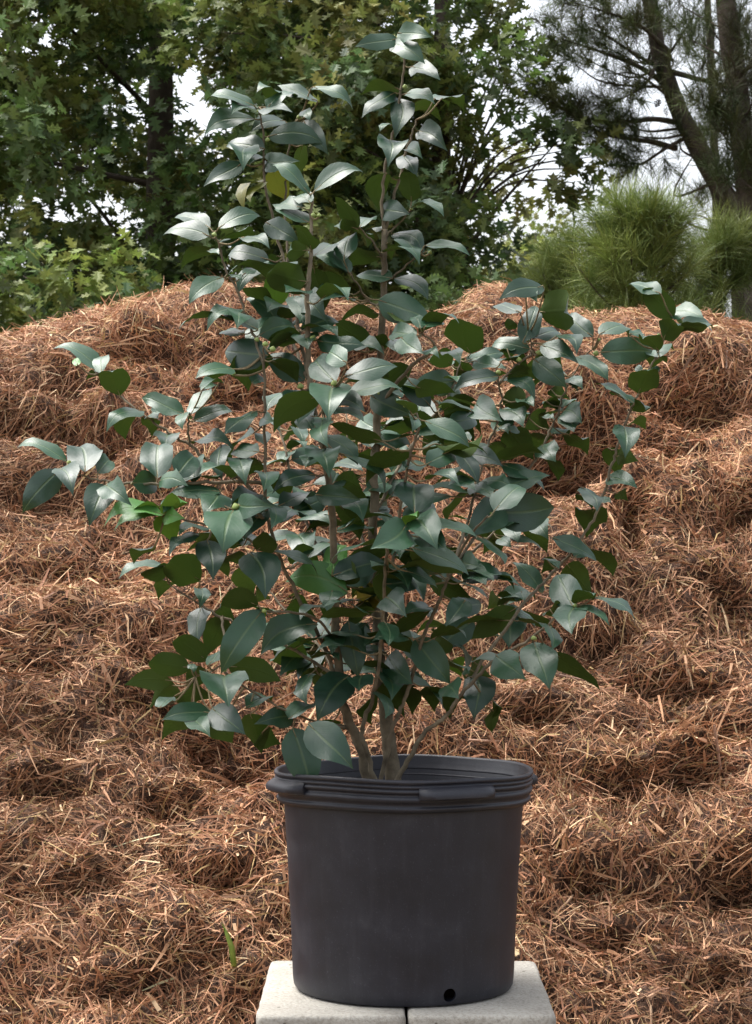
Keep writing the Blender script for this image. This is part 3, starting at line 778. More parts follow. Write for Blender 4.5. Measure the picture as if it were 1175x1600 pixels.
# leaves read off the photograph in enlarged tiles: base x y, tip x y, visible width, code
# t = upper side seen, u = underside seen; a arched, d folded, n young, y yellowing, o orange
TILES = [
 (250, 120, 300, """575 178 285 160 45 ta;590 190 460 200 55 t;655 195 850 115 45 t;700 140 600 85 30 ua;965 155 735 60 45 t;640 190 790 195 40 t;
 580 258 290 325 75 t;925 70 1160 180 50 ta;640 440 410 410 95 t;665 365 980 400 110 t;880 270 1010 440 110 t;760 270 570 330 70 t;540 435 515 525 150 t;
 640 500 820 505 100 t;640 500 555 525 40 t;505 530 280 650 85 t;620 640 510 780 50 tay;640 660 555 750 45 tny;870 210 915 265 60 t;690 560 780 740 110 uy;
 870 420 860 620 80 u;915 720 690 560 60 ta;945 700 1235 600 80 ta;920 770 830 755 45 t;870 800 715 790 70 t;910 890 710 805 60 t;650 890 835 1000 105 t;
 925 1060 810 900 60 u;900 1060 800 1050 100 u;305 925 80 870 65 t;300 975 38 955 90 t;360 925 600 855 75 t;370 1000 585 1030 60 ua;500 985 655 1030 50 t;
 380 1035 490 995 40 t;665 1120 425 1100 75 ta;355 1075 140 1175 70 ua;295 1065 355 1080 25 t"""),
 (480, 30, 260, """640 140 360 185 95 t;640 100 850 115 110 t;590 165 810 290 115 t;740 335 915 400 95 t;640 490 412 510 90 ua;620 520 405 650 85 t;700 525 885 590 85 t;
 645 560 615 800 140 td;570 735 515 775 25 t;900 560 990 620 30 ua;940 570 1100 640 50 ua;790 790 960 900 130 td;570 850 575 1000 170 td;700 920 800 970 80 td;680 960 760 1070 110 t;740 600 930 700 90 u"""),
 (480, 260, 260, """560 50 510 290 130 u;600 80 680 180 90 u;735 250 690 30 110 u;530 300 715 335 130 t;735 290 950 350 50 ta;350 440 205 230 80 u;370 430 480 380 40 t;
 350 440 240 440 45 ua;350 440 430 540 60 u;530 450 465 440 25 t;260 665 335 470 105 t;600 480 810 600 95 t;830 560 1125 595 40 t;785 620 635 555 50 ta;570 540 600 640 70 u;850 600 890 610 30 t;
 520 640 290 700 90 ua;600 790 360 770 70 t;620 790 840 930 90 t;295 760 20 670 60 ta;295 750 130 590 60 t;30 640 175 560 60 t;300 900 20 800 110 u;500 1040 250 1090 80 ua"""),
 (270, 380, 260, """350 240 130 410 110 t;410 230 480 255 20 t;665 170 480 345 65 ta;500 220 570 200 30 t;720 450 760 210 150 un;940 270 670 190 190 u;680 440 490 330 70 u;740 90 700 140 70 u;
 890 370 1060 520 170 t;740 560 530 400 110 t;480 470 255 570 70 ta;600 610 325 495 70 t;500 640 375 640 35 t;610 650 880 600 120 t;760 540 870 490 70 u;845 560 945 570 60 t;
 920 700 680 680 90 u;670 790 380 760 190 t;930 970 690 790 150 t;430 890 180 950 80 t;430 890 250 960 70 u;440 880 530 1030 120 u;330 980 205 1030 45 t;560 990 650 960 60 t;700 830 870 960 90 u"""),
 (20, 520, 300, """545 245 270 95 65 t;545 245 585 150 60 t;400 200 375 160 35 tn;655 385 610 230 150 u;540 270 460 275 35 u;600 270 620 330 20 t;800 480 585 570 60 ta;705 470 690 640 100 u;830 520 850 620 90 u;
 1050 500 805 388 80 t;1050 490 1030 570 60 t;870 500 920 465 40 t;820 515 885 520 25 t;945 620 930 700 130 td;885 890 900 700 170 td;1000 880 1120 750 130 t;1110 915 1165 765 85 t;
 330 790 45 715 45 ta;440 850 400 705 180 td;520 860 600 780 100 td;290 840 75 1075 140 t;290 830 360 970 130 td;560 930 475 1150 150 td;570 930 700 1030 130 t;730 920 880 920 120 t;895 910 1040 920 100 t;
 920 1115 585 1160 75 tan;900 1110 640 1190 60 tn;870 1100 750 1070 40 un;925 1110 1020 1030 70 un"""),
 (250, 600, 260, """215 215 350 50 75 t;240 260 520 205 80 t;680 190 470 340 75 t;300 40 400 5 35 t;235 420 495 435 60 ta;430 430 420 640 105 t;430 760 50 810 80 t;400 760 315 910 180 t;700 480 550 470 90 t;
 560 520 600 680 140 t;700 540 640 620 110 u;530 600 480 640 80 u;550 850 760 860 150 t;520 890 450 1160 280 t;700 780 520 840 90 t;760 860 600 1080 120 t;760 820 800 990 100 t;800 980 935 900 100 t;
 940 900 1085 1040 60 ta;1095 640 820 735 100 t;800 640 900 800 120 u;840 860 1030 790 80 t;940 910 1175 850 140 t;870 560 960 495 40 t;740 430 720 360 90 td;1000 45 975 250 230 td;890 190 830 300 60 t;
 880 60 760 160 70 t;730 230 800 260 90 t;250 1050 70 1170 80 t;240 1060 400 1150 100 u;340 1020 160 1030 40 t;10 930 100 1100 150 un;20 930 140 940 110 tn;100 830 30 900 70 t"""),
 (460, 480, 260, """50 170 310 110 100 t;160 235 470 270 110 t;545 245 310 115 120 u;600 310 610 190 120 u;390 290 615 320 70 t;370 400 250 330 130 t;290 530 140 360 170 t;355 490 700 410 110 t;
 270 560 240 750 240 td;560 540 820 430 150 u;440 490 590 585 40 t;370 520 560 540 120 u;960 700 705 530 115 t;905 830 900 690 190 td;910 920 1175 960 185 u;1130 520 860 530 150 t;1110 410 950 370 110 u;
 860 560 1110 580 110 u;890 150 830 80 60 t;860 200 680 190 80 t;880 180 1140 100 60 ua;920 140 1045 115 40 t;760 210 900 320 140 t;690 230 760 320 90 t;920 310 1010 340 50 t;1050 320 1160 370 55 t;
 540 620 800 740 150 t;320 640 480 720 110 t;280 700 475 780 60 t;470 790 630 880 120 t;650 830 830 870 80 u;570 960 800 960 70 t;350 880 440 980 130 u;540 990 440 940 40 t;330 1040 450 1010 100 uo;
 310 1090 470 1150 80 t;200 1000 240 1150 200 t;60 760 130 860 130 t;200 780 190 900 110 t;20 850 60 960 90 t;690 1170 760 1080 160 td;790 1140 930 1125 45 t;740 1000 810 1010 40 t;930 1110 1120 1060 110 t;
 690 1000 700 1050 50 u;820 760 840 860 60 t;630 600 740 600 70 t"""),
 (640, 420, 260, """950 135 660 200 110 t;820 150 890 210 60 t;780 310 605 255 60 t;910 310 1110 300 240 u;800 520 890 280 125 t;880 400 830 500 50 u;430 600 410 365 220 u;690 430 740 380 70 u;850 570 590 550 95 ta;
 860 490 1050 480 60 ta;1050 470 1175 560 80 t;930 540 1170 650 110 t;930 590 1060 650 90 u;400 650 650 600 70 t;460 650 660 690 80 t;400 650 320 760 110 u;625 760 325 840 85 t;640 780 875 920 70 ta;
 880 640 1090 820 150 t;1080 790 1175 840 60 t;650 650 820 700 60 ua;690 570 700 640 90 u;470 950 620 1050 170 t;660 960 830 920 150 u;660 990 790 1080 100 t;780 925 870 960 40 t;960 930 1040 980 80 u;
 280 1080 460 1060 100 t;250 1060 420 960 130 u;260 890 350 870 90 t;700 740 900 760 100 u;840 1050 960 1120 160 u;200 930 220 990 30 t;1000 850 1100 900 90 u"""),
 (860, 420, 260, """300 480 130 330 110 t;345 465 550 460 50 ta;355 590 715 590 160 t;180 620 395 770 75 t;560 465 640 460 30 t;765 580 660 480 90 u;755 620 720 690 140 u;765 625 860 545 50 t;870 350 665 150 140 u;
 780 180 545 125 60 t;800 500 900 400 140 u;840 300 1065 340 90 t;905 440 1140 405 60 t;920 450 1130 410 40 u;620 880 690 700 170 u;640 725 610 685 40 t;750 740 725 700 35 t;570 1000 680 980 80 u;
 550 1100 660 1130 60 u;590 950 330 815 40 t;430 860 480 890 50 u;90 800 215 830 60 t;100 1000 210 1080 150 t"""),
 (840, 620, 260, """610 210 620 400 150 td;500 360 560 540 120 u;560 420 670 440 120 u;500 560 680 620 100 t;560 680 620 720 80 u;310 640 420 770 80 t;300 690 380 760 70 u;440 720 510 740 40 t;400 790 350 950 190 u;
 100 265 215 265 20 t;215 265 350 380 80 u;180 120 250 240 130 t;60 30 140 90 70 u;40 140 110 150 25 t;90 440 150 560 80 u;30 340 110 430 150 t"""),
 (640, 620, 260, """340 370 480 580 100 t;430 410 630 470 110 t;640 475 935 640 70 t;500 600 700 620 80 t;300 580 450 640 80 t;140 580 330 600 60 t;420 640 580 720 90 t;620 750 410 950 200 td;580 810 990 780 230 t;
 880 900 960 980 130 t;800 880 960 1080 110 u;600 880 640 1080 120 u;640 1000 710 1050 70 t;680 920 760 1020 90 t;700 230 860 420 170 u;640 210 690 250 50 t;700 240 760 240 40 t;480 330 530 400 60 t;420 310 380 260 40 t"""),
 (450, 680, 260, """895 550 890 370 230 td;900 580 1040 780 200 td;830 640 600 790 200 td;840 640 900 560 60 un;570 390 710 360 90 t;520 500 700 500 150 t;530 540 700 530 40 t;40 540 260 450 130 t;0 470 130 450 60 u;
 200 420 480 450 120 t;330 330 500 370 120 u;310 990 390 780 130 tn;320 990 660 900 140 t;420 1110 15 1030 190 tn;330 1010 430 1080 110 u;680 1050 890 1050 100 t;620 970 760 960 100 u;1030 890 1100 1010 50 t;
 760 800 880 850 100 t;920 720 1100 800 120 t;70 700 150 860 170 t;0 850 200 900 120 u;500 1080 640 1120 140 uy"""),
 (180, 820, 260, """265 165 140 270 60 u;345 290 40 350 35 t;390 330 200 330 100 u;380 400 310 500 100 u;600 400 390 270 200 u;650 110 690 340 170 t;600 450 600 560 100 t;610 580 590 810 120 t;1010 570 750 570 110 ua;
 740 580 830 660 110 u;760 640 650 900 150 u;650 960 415 810 130 u;530 1010 240 970 140 u;400 1100 95 1120 110 u;1040 605 765 1010 190 t;1060 610 900 890 90 un;800 1000 1140 1090 140 u;660 990 740 900 60 t;
 545 980 555 1030 50 t;950 200 1050 480 230 t;880 300 960 480 150 u;770 230 900 280 80 u;900 150 1000 90 60 t;1000 180 1090 60 130 u;760 260 800 350 80 u"""),
 (190, 980, 370, """515 240 530 375 200 td;440 420 220 445 75 t;265 340 440 350 70 u;330 450 215 530 80 u;450 400 600 520 120 t;620 400 735 370 45 t;350 450 430 530 80 t;460 470 540 560 110 u;640 430 690 600 110 u;
 270 290 160 380 100 u;190 400 250 350 40 t;420 210 340 320 90 u;850 440 690 470 90 t;830 455 950 385 60 t;700 520 780 570 100 u;850 500 935 790 150 t;930 480 1130 680 150 t;990 130 880 240 60 t;1000 140 930 290 80 u;
 940 230 910 350 70 t;1130 240 990 430 150 t;820 100 900 220 150 u"""),
 (420, 860, 260, """340 520 -20 710 160 t;560 500 625 870 150 t;620 350 770 330 150 uy;640 450 780 450 60 t;830 330 940 430 180 t;160 350 300 440 130 u;330 660 150 850 200 u;660 880 640 980 150 t;770 1000 830 1160 80 t;
 850 930 1090 930 70 ta;990 960 1020 1120 130 u;450 180 620 170 140 u;480 600 450 700 120 t;900 620 1000 720 110 u;450 350 400 480 100 u"""),
 (620, 860, 260, """130 620 360 910 180 t;480 350 360 510 130 t;230 400 50 435 70 t;400 400 590 380 110 t;540 500 310 690 170 t;700 410 960 530 60 ta;780 430 790 670 190 t;480 690 510 830 55 t;390 780 440 860 120 un;470 850 505 860 40 t;
 540 780 720 790 50 t;560 880 540 1160 190 t;340 960 430 1040 150 t;220 960 260 1110 130 u;430 1020 370 1150 110 u;680 1060 690 1175 40 u;700 740 870 870 190 t;970 650 1070 950 210 t;1030 300 840 85 90 t;
 880 290 900 350 70 t;490 120 620 230 120 t;450 60 560 100 150 t;520 840 640 880 150 u"""),
 (780, 820, 260, """375 90 670 240 85 t;530 230 620 190 70 t;650 170 795 330 90 u;480 280 640 480 150 u;400 260 310 330 90 u;335 240 420 290 25 t;540 560 660 500 60 u;520 580 410 350 190 t;540 580 515 740 200 td;550 580 760 680 50 t;
 670 510 940 690 50 ta;360 600 420 650 120 u;380 900 700 1130 100 u;360 720 390 850 80 t"""),
 (480, 1000, 320, """1060 400 1060 520 70 u"""),
]
BUDS = [(250, 120, 300, "660 385 34;935 845 34;972 848 32;330 965 36;850 245 38;600 210 24"), (480, 30, 260, "690 475 40;700 200 30"), (480, 260, 260, "865 605 34;735 300 24"),
        (270, 380, 260, "652 712 46;702 746 48;985 668 50;905 1010 52;436 920 34;590 680 40"), (20, 520, 300, "345 790 30;545 255 24"), (250, 600, 260, "540 866 58;215 235 34"),
        (460, 480, 260, "285 535 52;600 605 44;1030 700 30;790 690 36"), (640, 420, 260, "905 590 48;625 730 42;772 640 46;215 975 28"), (860, 420, 260, "318 595 50;910 366 48;766 466 32;340 500 30"),
        (640, 620, 260, "570 825 36;210 70 26"), (180, 820, 260, "770 1020 40;1050 608 36"), (780, 820, 260, "245 800 40;535 570 34"), (620, 860, 260, "970 620 36")]

shrub = empty('camellia_shrub', (POT.x, POT.y, POT.z + H - 0.055))
tag(shrub, 'tall leafy evergreen shrub with glossy dark green leaves growing in the black pot', 'shrub')

paths = {}
samples = []          # x y z px py
for k, pts in STEMS.items():
    w = [(*at(px, py, y), r * (0.95 if k in ('main', 'left') else 0.62 if k in ('right', 'cross', 'tallright', 'farright', 'farleft', 'midright') else 0.75)) for px, py, y, r in pts]
    sp = smooth_path(w, 6)
    for i in range(1, len(sp) - 1):
        sp[i, :3] += rng.normal(0, 0.0009, 3)
    paths[k] = sp
    V, Fc = tube(sp, 8, 0.03)
    link('stem', mesh_np('stem', V, Fc), M['stem'], shrub)
    dense = smooth_path(sp[:, :3], 3)
    for q in dense:
        u, v = proj(q)
        if v < 1150:
            samples.append((*q, u, v))
samples = np.array(samples)

TW = Acc()
def attach(px, py, front=None):
    """nearest stem point on the picture; the leaf hangs close to that stem"""
    d2 = (samples[:, 3] - px) ** 2 + (samples[:, 4] - py) ** 2
    if front is not None:
        d2 = d2 + front
    i = int(np.argmin(d2))
    return samples[i, :3], math.sqrt((samples[i, 3] - px) ** 2 + (samples[i, 4] - py) ** 2)

SP = np.array([0, .07, .17, .30, .45, .60, .75, .87, .95, 1.0])
SW = np.array([.06, .48, .82, .99, 1.0, .92, .68, .37, .13, .0])
def leaf_mesh(B, T, n, W, arch, fold, curl, wavy):
    """blade from base B to tip T with upper side n"""
    B, T, n = np.array(B, float), np.array(T, float), np.array(n, float)
    L = np.linalg.norm(T - B)
    d = (T - B) / L
    n = n - d * n.dot(d); n /= np.linalg.norm(n)
    side = np.cross(d, n)
    V, UV = [], []
    cols = np.array([-1, -.5, 0, .5, 1])
    ph = random.uniform(0, 6.28)
    twist, bow, hook = random.gauss(0, 0.35), random.gauss(0, 0.5), random.uniform(0.0, 1.0)
    for s, w in zip(SP, SW):
        c = B + d * (L * s) + n * (arch * L * 4 * s * (1 - s) ** 0.8 * (0.6 + 0.4 * s) - hook * L * max(0.0, s - 0.72) ** 1.5)
        for x in cols:
            h = fold * abs(x) * w * W * 0.5 - curl * (x * w) ** 2 * W * 0.5 + wavy * W * 0.08 * math.sin(ph + 9 * s + 1.5 * np.sign(x)) * abs(x) ** 2 * w
            tw_ = twist * (s - 0.3)
            V.append(c + (side * math.cos(tw_) + n * math.sin(tw_)) * (x * w * W * 0.5) + n * h + d * (0.02 * L * bow * s) + side * (bow * L * 0.10 * 4 * s * (1 - s)))
            UV.append((0.5 + 0.5 * x, s))
    Fc = []
    m = len(cols)
    for i in range(len(SP) - 1):
        for j in range(m - 1):
            Fc.append((i * m + j, i * m + j + 1, (i + 1) * m + j + 1, (i + 1) * m + j))
    return np.array(V), np.array(Fc), np.array(UV)

leaves = []
def solve(bx, by, tx, ty, wpx, code, y0):
    under = code[0] == 'u'
    B = np.array(at(bx, by, y0)); Tp = np.array(at(tx, ty, y0))
    lp = np.linalg.norm(Tp - B)
    ppm = F_PX / (y0 - CAM.y)
    w = wpx / ppm
    L = max(lp * 1.02, min(0.070, 2.2 * lp), w / 0.56)
    L = min(L, max(lp * 1.02, 0.092))
    dz = math.sqrt(max(0, L * L - lp * lp))
    down = ty > by
    toward = (down and not under) or ((not down) and under)
    y1 = y0 + (-dz if toward else dz)
    T = np.array(at(tx, ty, y1))
    W = max(w, 0.47 * L * random.uniform(0.92, 1.12))
    W = min(W, 0.62 * L) if w < 0.62 * L else w
    d = T - B; L = np.linalg.norm(d); d /= L
    v = np.array(CAM) - (B + T) / 2; v /= np.linalg.norm(v)
    ev = v - d * v.dot(d); ev /= np.linalg.norm(ev) + 1e-9
    eo = np.cross(d, ev)
    al = min(0.985, w / W) * (-1 if under else 1)
    be = math.sqrt(1 - al * al)
    n1, n2 = al * ev + be * eo, al * ev - be * eo
    n = n1 if n1[2] > n2[2] else n2
    arch = random.uniform(0.04, 0.15)
    if 'a' in code[1:]: arch = random.uniform(0.17, 0.23)
    fold = random.uniform(0.02, 0.42)
    if 'd' in code[1:]: fold = random.uniform(0.35, 0.55)
    curl = random.uniform(0.05, 0.30)
    mat = 'leaf'
    for ch, k in (('n', 'leaf_new'), ('y', 'leaf_yellow'), ('o', 'leaf_orange')):
        if ch in code[1:]: mat = k
    return B, leaf_mesh(B, T, n, W, arch, fold, curl, random.uniform(0.5, 1.8)), mat, L * W

for x0, y0, wd, txt in TILES:
    k = wd / 1175.0
    for it in txt.replace('\n', ' ').split(';'):
        p = it.split()
        if len(p) < 6: continue
        bx, by, tx, ty = x0 + float(p[0]) * k, y0 + float(p[1]) * k, x0 + float(p[2]) * k, y0 + float(p[3]) * k
        wpx = float(p[4]) * k * 1.20 + 2.0
        tx, ty = tx + (tx - bx) * 0.08, ty + (ty - by) * 0.08
        A, dist = attach(bx, by)
        under = p[5][0] == 'u'
        yb = A[1] + random.uniform(-0.02, 0.02) + min(0.06, dist / 1076 * 0.9) * (0.6 if under else -1.0)
        B, me, mat, area = solve(bx, by, tx, ty, wpx, p[5], yb)
        leaves.append((B, A, me, mat, area, True))
# more leaves on the rear stems, where the crown is dense behind the front ones
for k in ('backa', 'backb', 'backc', 'backd', 'backe', 'backf', 'midright', 'farright', 'main', 'left'):
    sp = paths[k]
    n = 9 if k.startswith('back') else 5
    for q in range(n):
        t = random.uniform(0.3, 1.0)
        c = sp[int(t * (len(sp) - 1)), :3]
        a = random.uniform(0, 6.28)
        if not k.startswith('back'): a = random.uniform(0.4, 2.7)
        dv = np.array([math.cos(a), math.sin(a), random.uniform(-0.5, 0.5)]); dv /= np.linalg.norm(dv)
        B = c + dv * random.uniform(0.008, 0.03)
        u, v = proj(B)
        if v < 560 or v > 1060: continue
        L = random.uniform(0.06, 0.085)
        T = B + dv * L
        n_ = np.array([-dv[0] * 0.5, -dv[1] * 0.5, 1.0]) + rng.normal(0, 0.35, 3)
        leaves.append((B, c, leaf_mesh(B, T, n_, L * random.uniform(0.42, 0.54), random.uniform(.05, .15), random.uniform(.1, .35), random.uniform(.05, .3), 0.8), 'leaf', 0.0, False))

def filler(n, cx, cy, rx, ry):
    c = 0
    while c < n:
        a, r = random.uniform(0, 6.28), math.sqrt(random.random())
        px, py = cx + rx * r * math.cos(a), cy + ry * r * math.sin(a)
        d2 = (samples[:, 3] - px) ** 2 + (samples[:, 4] - py) ** 2
        near = np.where(d2 < 45 ** 2)[0]
        if len(near) == 0: continue
        S0 = samples[random.choice(list(near)), :3]
        az = random.uniform(0, 6.28)
        dv = np.array([math.cos(az), math.sin(az) * 0.9 - 0.15, random.uniform(-0.75, 0.35)]); dv /= np.linalg.norm(dv)
        B = S0 + dv * random.uniform(0.010, 0.045)
        L = random.uniform(0.062, 0.088)
        n_ = np.array([dv[0] * 0.3, dv[1] * 0.3, 1.0]) + rng.normal(0, 0.45, 3)
        W = L * random.uniform(0.45, 0.56)
        leaves.append((B, S0, leaf_mesh(B, B + dv * L, n_, W, random.uniform(.05, .15), random.uniform(.1, .4), random.uniform(.05, .3), 0.8), 'leaf', L * W * 0.5, False))
        c += 1
filler(80, 600, 770, 210, 190)
filler(48, 620, 940, 200, 110)
filler(22, 580, 1030, 130, 60)
filler(22, 480, 480, 120, 90)
for B, A, me, mat, area, vis in leaves:
    A = np.array(A); ln = np.linalg.norm(B - A)
    # leaf stalk or short twig from the stem to the blade
    mid = (A + B) / 2 + np.array([0, 0, -0.12 * ln])
    r0, r1 = (0.0011, 0.0009) if ln < 0.03 else (0.0017, 0.0010)
    d = norm(B - A)
    tipv = me[0][10 + 2]
    TW.add(*tube(smooth_path([(*A, r0), (*mid, (r0 + r1) / 2), (*B, r1), (*(B + (tipv - B) * 0.9), 0.0005)], 3), 5))
tw = link('twig', TW.mesh('twig'), M['twig'], shrub)
tag(tw, kind='stuff')
order = sorted(range(len(leaves)), key=lambda i: -leaves[i][4])
for i in order[:300]:
    B, A, (V, Fc, UV), mat, area, vis = leaves[i]
    me = mesh_np('leaf', V - B, Fc, uv=UV)
    o = link('leaf', me, M[mat], shrub)
    o.location = B
rest = {}
for i in order[300:]:
    B, A, (V, Fc, UV), mat, area, vis = leaves[i]
    rest.setdefault(mat, []).append((V, Fc, UV))
Vs, Fs, Us, Ms, nv = [], [], [], [], 0
mats = list(rest)
for mi, k in enumerate(mats):
    for V, Fc, UV in rest[k]:
        Vs.append(V); Fs.append(Fc + nv); Us.append(UV); nv += len(V); Ms += [mi] * len(Fc)
me = mesh_np('small_foliage', np.vstack(Vs), np.vstack(Fs), uv=np.vstack(Us))
for k in mats: me.materials.append(M[k])
me.polygons.foreach_set('material_index', np.array(Ms, dtype=np.int32))
tag(link('small_foliage', me, None, shrub), kind='stuff')
print('camellia leaves', len(leaves))

bud_profile = [(0.0, 0.0), (0.55, 0.10), (0.92, 0.35), (1.0, 0.62), (0.82, 0.95), (0.5, 1.25), (0.16, 1.5), (0, 1.56)]
bm = bmesh.new()
rings = []
for r, z in bud_profile:
    if r == 0: rings.append([bm.verts.new((0, 0, z))])
    else: rings.append([bm.verts.new((r * (1 + 0.06 * math.cos(3 * a)) * math.cos(a), r * math.sin(a), z)) for a in np.linspace(0, 2 * math.pi, 9)[:-1]])
for a, b in zip(rings, rings[1:]):
    for j in range(8):
        k = (j + 1) % 8
        if len(a) == 1: bm.faces.new((a[0], b[j], b[k]))
        elif len(b) == 1: bm.faces.new((a[j], a[k], b[0]))
        else: bm.faces.new((a[j], a[k], b[k], b[j]))
bmesh.ops.recalc_face_normals(bm, faces=bm.faces)
for f in bm.faces: f.smooth = True
bud_me = bpy.data.meshes.new('flower_bud'); bm.to_mesh(bud_me); bm.free(); bud_me.materials.append(M['bud'])
for x0, y0, wd, txt in BUDS:
    k = wd / 1175.0
    for it in txt.split(';'):
        bx, by, bw = (float(q) for q in it.split())
        px, py = x0 + bx * k, y0 + by * k
        A, dist = attach(px, py)
        yb = A[1] - 0.012
        p = at(px, py + bw * k * 0.35, yb)
        if dist > 9:
            TW2 = tube(smooth_path([(*A, 0.0018), (*((np.array(A) + np.array(p)) / 2 + np.array([0, 0, -0.004])), 0.0016), (*p, 0.0016)], 3), 5)
            link('twig', mesh_np('twig', *TW2), M['twig'], shrub)
        o = bpy.data.objects.new('flower_bud', bud_me); COL.objects.link(o)
        o.parent = shrub; o.matrix_parent_inverse = Matrix.Translation(-shrub.location)
        r = bw * k * 0.5 / 1120
        dirv = (Vector(p) - Vector(A)); dirv.z = abs(dirv.z) + 0.02
        o.rotation_euler = (dirv.normalized() + Vector((random.uniform(-.4, .4), random.uniform(-.4, .2), .3))).to_track_quat('Z', 'Y').to_euler()
        o.location = p
        o.scale = (r, r, r * 1.05)

# ------------------------------------------------------------------ background trees
def oak_leaf():
    """lobed blade: a narrow body with three pointed lobes on each side"""
    half = [(.10, .24), (.14, .52), (.11, .80)]
    z = lambda x, y: 0.12 * abs(x) - 0.10 * y * y
    V, T = [(0, 0, 0), (0, 1, z(0, 1))], []
    for sgn in (1, -1):
        b = len(V)
        pts = [(.03, .10), (.10, .28), (.12, .54), (.10, .78), (.32, .15), (.46, .46), (.36, .78)]
        V += [(sgn * x, y, z(x, y)) for x, y in pts]
        t = [(b, b + 4, b + 1), (b + 1, b + 5, b + 2), (b + 2, b + 6, b + 3), (0, b, b + 1), (0, b + 1, b + 2), (0, b + 2, b + 3), (0, b + 3, 1)]
        T += t if sgn > 0 else [q[::-1] for q in t]
    return np.array(V), np.array(T)
OAK_V, OAK_T = oak_leaf()
NEEDLE_V = np.array([(-.5, 0, 0), (.5, 0, 0), (.4, .55, -.04), (-.4, .55, -.04), (0, 1, -.16)])
NEEDLE_T = np.array([(0, 1, 2), (0, 2, 3), (3, 2, 4)])

FAR_V = np.array([(0, 0, 0), (.34, .45, .03), (0, 1, -.1), (-.34, .45, .03)])
FAR_T = np.array([(0, 1, 2), (0, 2, 3)])

def leafy(centres, radii, per, size, base_cols, jitter=0.25, flat=0.6, tmpl=None):
    """leaf sprays: each clump is a cluster of short twig fans"""
    P, A, Nn, S, C = [], [], [], [], []
    for c, r, npc in zip(centres, radii, per):
        ns = max(3, npc // 14)
        u = norm(rng.normal(size=(ns, 3))) * (rng.random((ns, 1)) ** 0.4)
        tips = np.array(c) + u * np.array([r, r, r * flat])
        cc = base_cols[rng.integers(len(base_cols))] * rng.normal(1, 0.12)
        for t, uu in zip(tips, u):
            k = 14
            out = norm(uu + np.array([0, 0, 0.15]))
            off = rng.normal(0, 0.42, (k, 3)) * size * 1.3
            P.append(t + off)
            A.append(norm(out * 0.7 + rng.normal(0, 0.55, (k, 3)) + np.array([0, 0, -0.25])))
            Nn.append(norm(np.array([0, 0, 1.0]) + rng.normal(0, 0.5, (k, 3))))
            S.append(size * rng.uniform(0.7, 1.2, k))
            C.append(np.clip(cc * rng.normal(1, jitter, (k, 1)).clip(0.5, 1.7) * rng.normal(1, 0.06, (k, 3)), 0.004, 1))
    tv, tt = tmpl or (OAK_V, OAK_T)
    return scatter(tv, tt, np.vstack(P), np.vstack(A), np.vstack(Nn), np.hstack(S), np.vstack(C))

OAKC = 1.4 * np.array([(0.080, 0.115, 0.034), (0.062, 0.095, 0.032), (0.100, 0.125, 0.036), (0.050, 0.080, 0.032), (0.115, 0.125, 0.040)])

def make_tree(name, label, base, trunk_pts, limbs, crown, mat, bark=None, group=None):
    root = empty(name, base)
    tag(root, label, 'tree', group)
    V, Fc = tube(smooth_path(trunk_pts, 6), 12, 0.04)
    link('trunk', mesh_np('trunk', V, Fc), bark or M['tree_bark'], root)
    for lm in limbs:
        V, Fc = tube(smooth_path(lm, 4), 6, 0.04)
        link('limb', mesh_np('limb', V, Fc), bark or M['tree_bark'], root)
    if crown is not None:
        V, Fc, C = crown
        tag(link('crown', mesh_np('crown', V, Fc, C, smooth=False), mat, root), kind='stuff')
    return root

def crown_points(centre, radii, n, lo=0.15, zmin=0.3, keep=None):
    out = []
    while len(out) < n:
        u = norm(rng.normal(size=3)) * rng.uniform(lo, 1.0) ** 0.6
        p = np.array(centre) + u * np.array(radii)
        if p[2] < zmin: continue
        if keep and not keep(p): continue
        if any(np.linalg.norm(p - q) < 0.22 for q in out[-400:]): 
            if rng.random() < 0.7: continue
        out.append(p)
    return out

def limbs_to(trunk, pts, n, r=0.05):
    tr = smooth_path(trunk, 6)
    out = []
    for p in [pts[i] for i in rng.choice(len(pts), n, replace=False)]:
        j = np.argmin(np.linalg.norm(tr[:, :3] - (p - np.array([0, 0, 0.8])), axis=1))
        s = tr[j, :3]
        mid = (s + p) / 2 + np.array([0, 0, 0.15]) + rng.normal(0, 0.1, 3)
        out.append([(*s, min(r, tr[j, 3] * 0.6)), (*mid, r * 0.55), (*p, r * 0.15)])
    return out

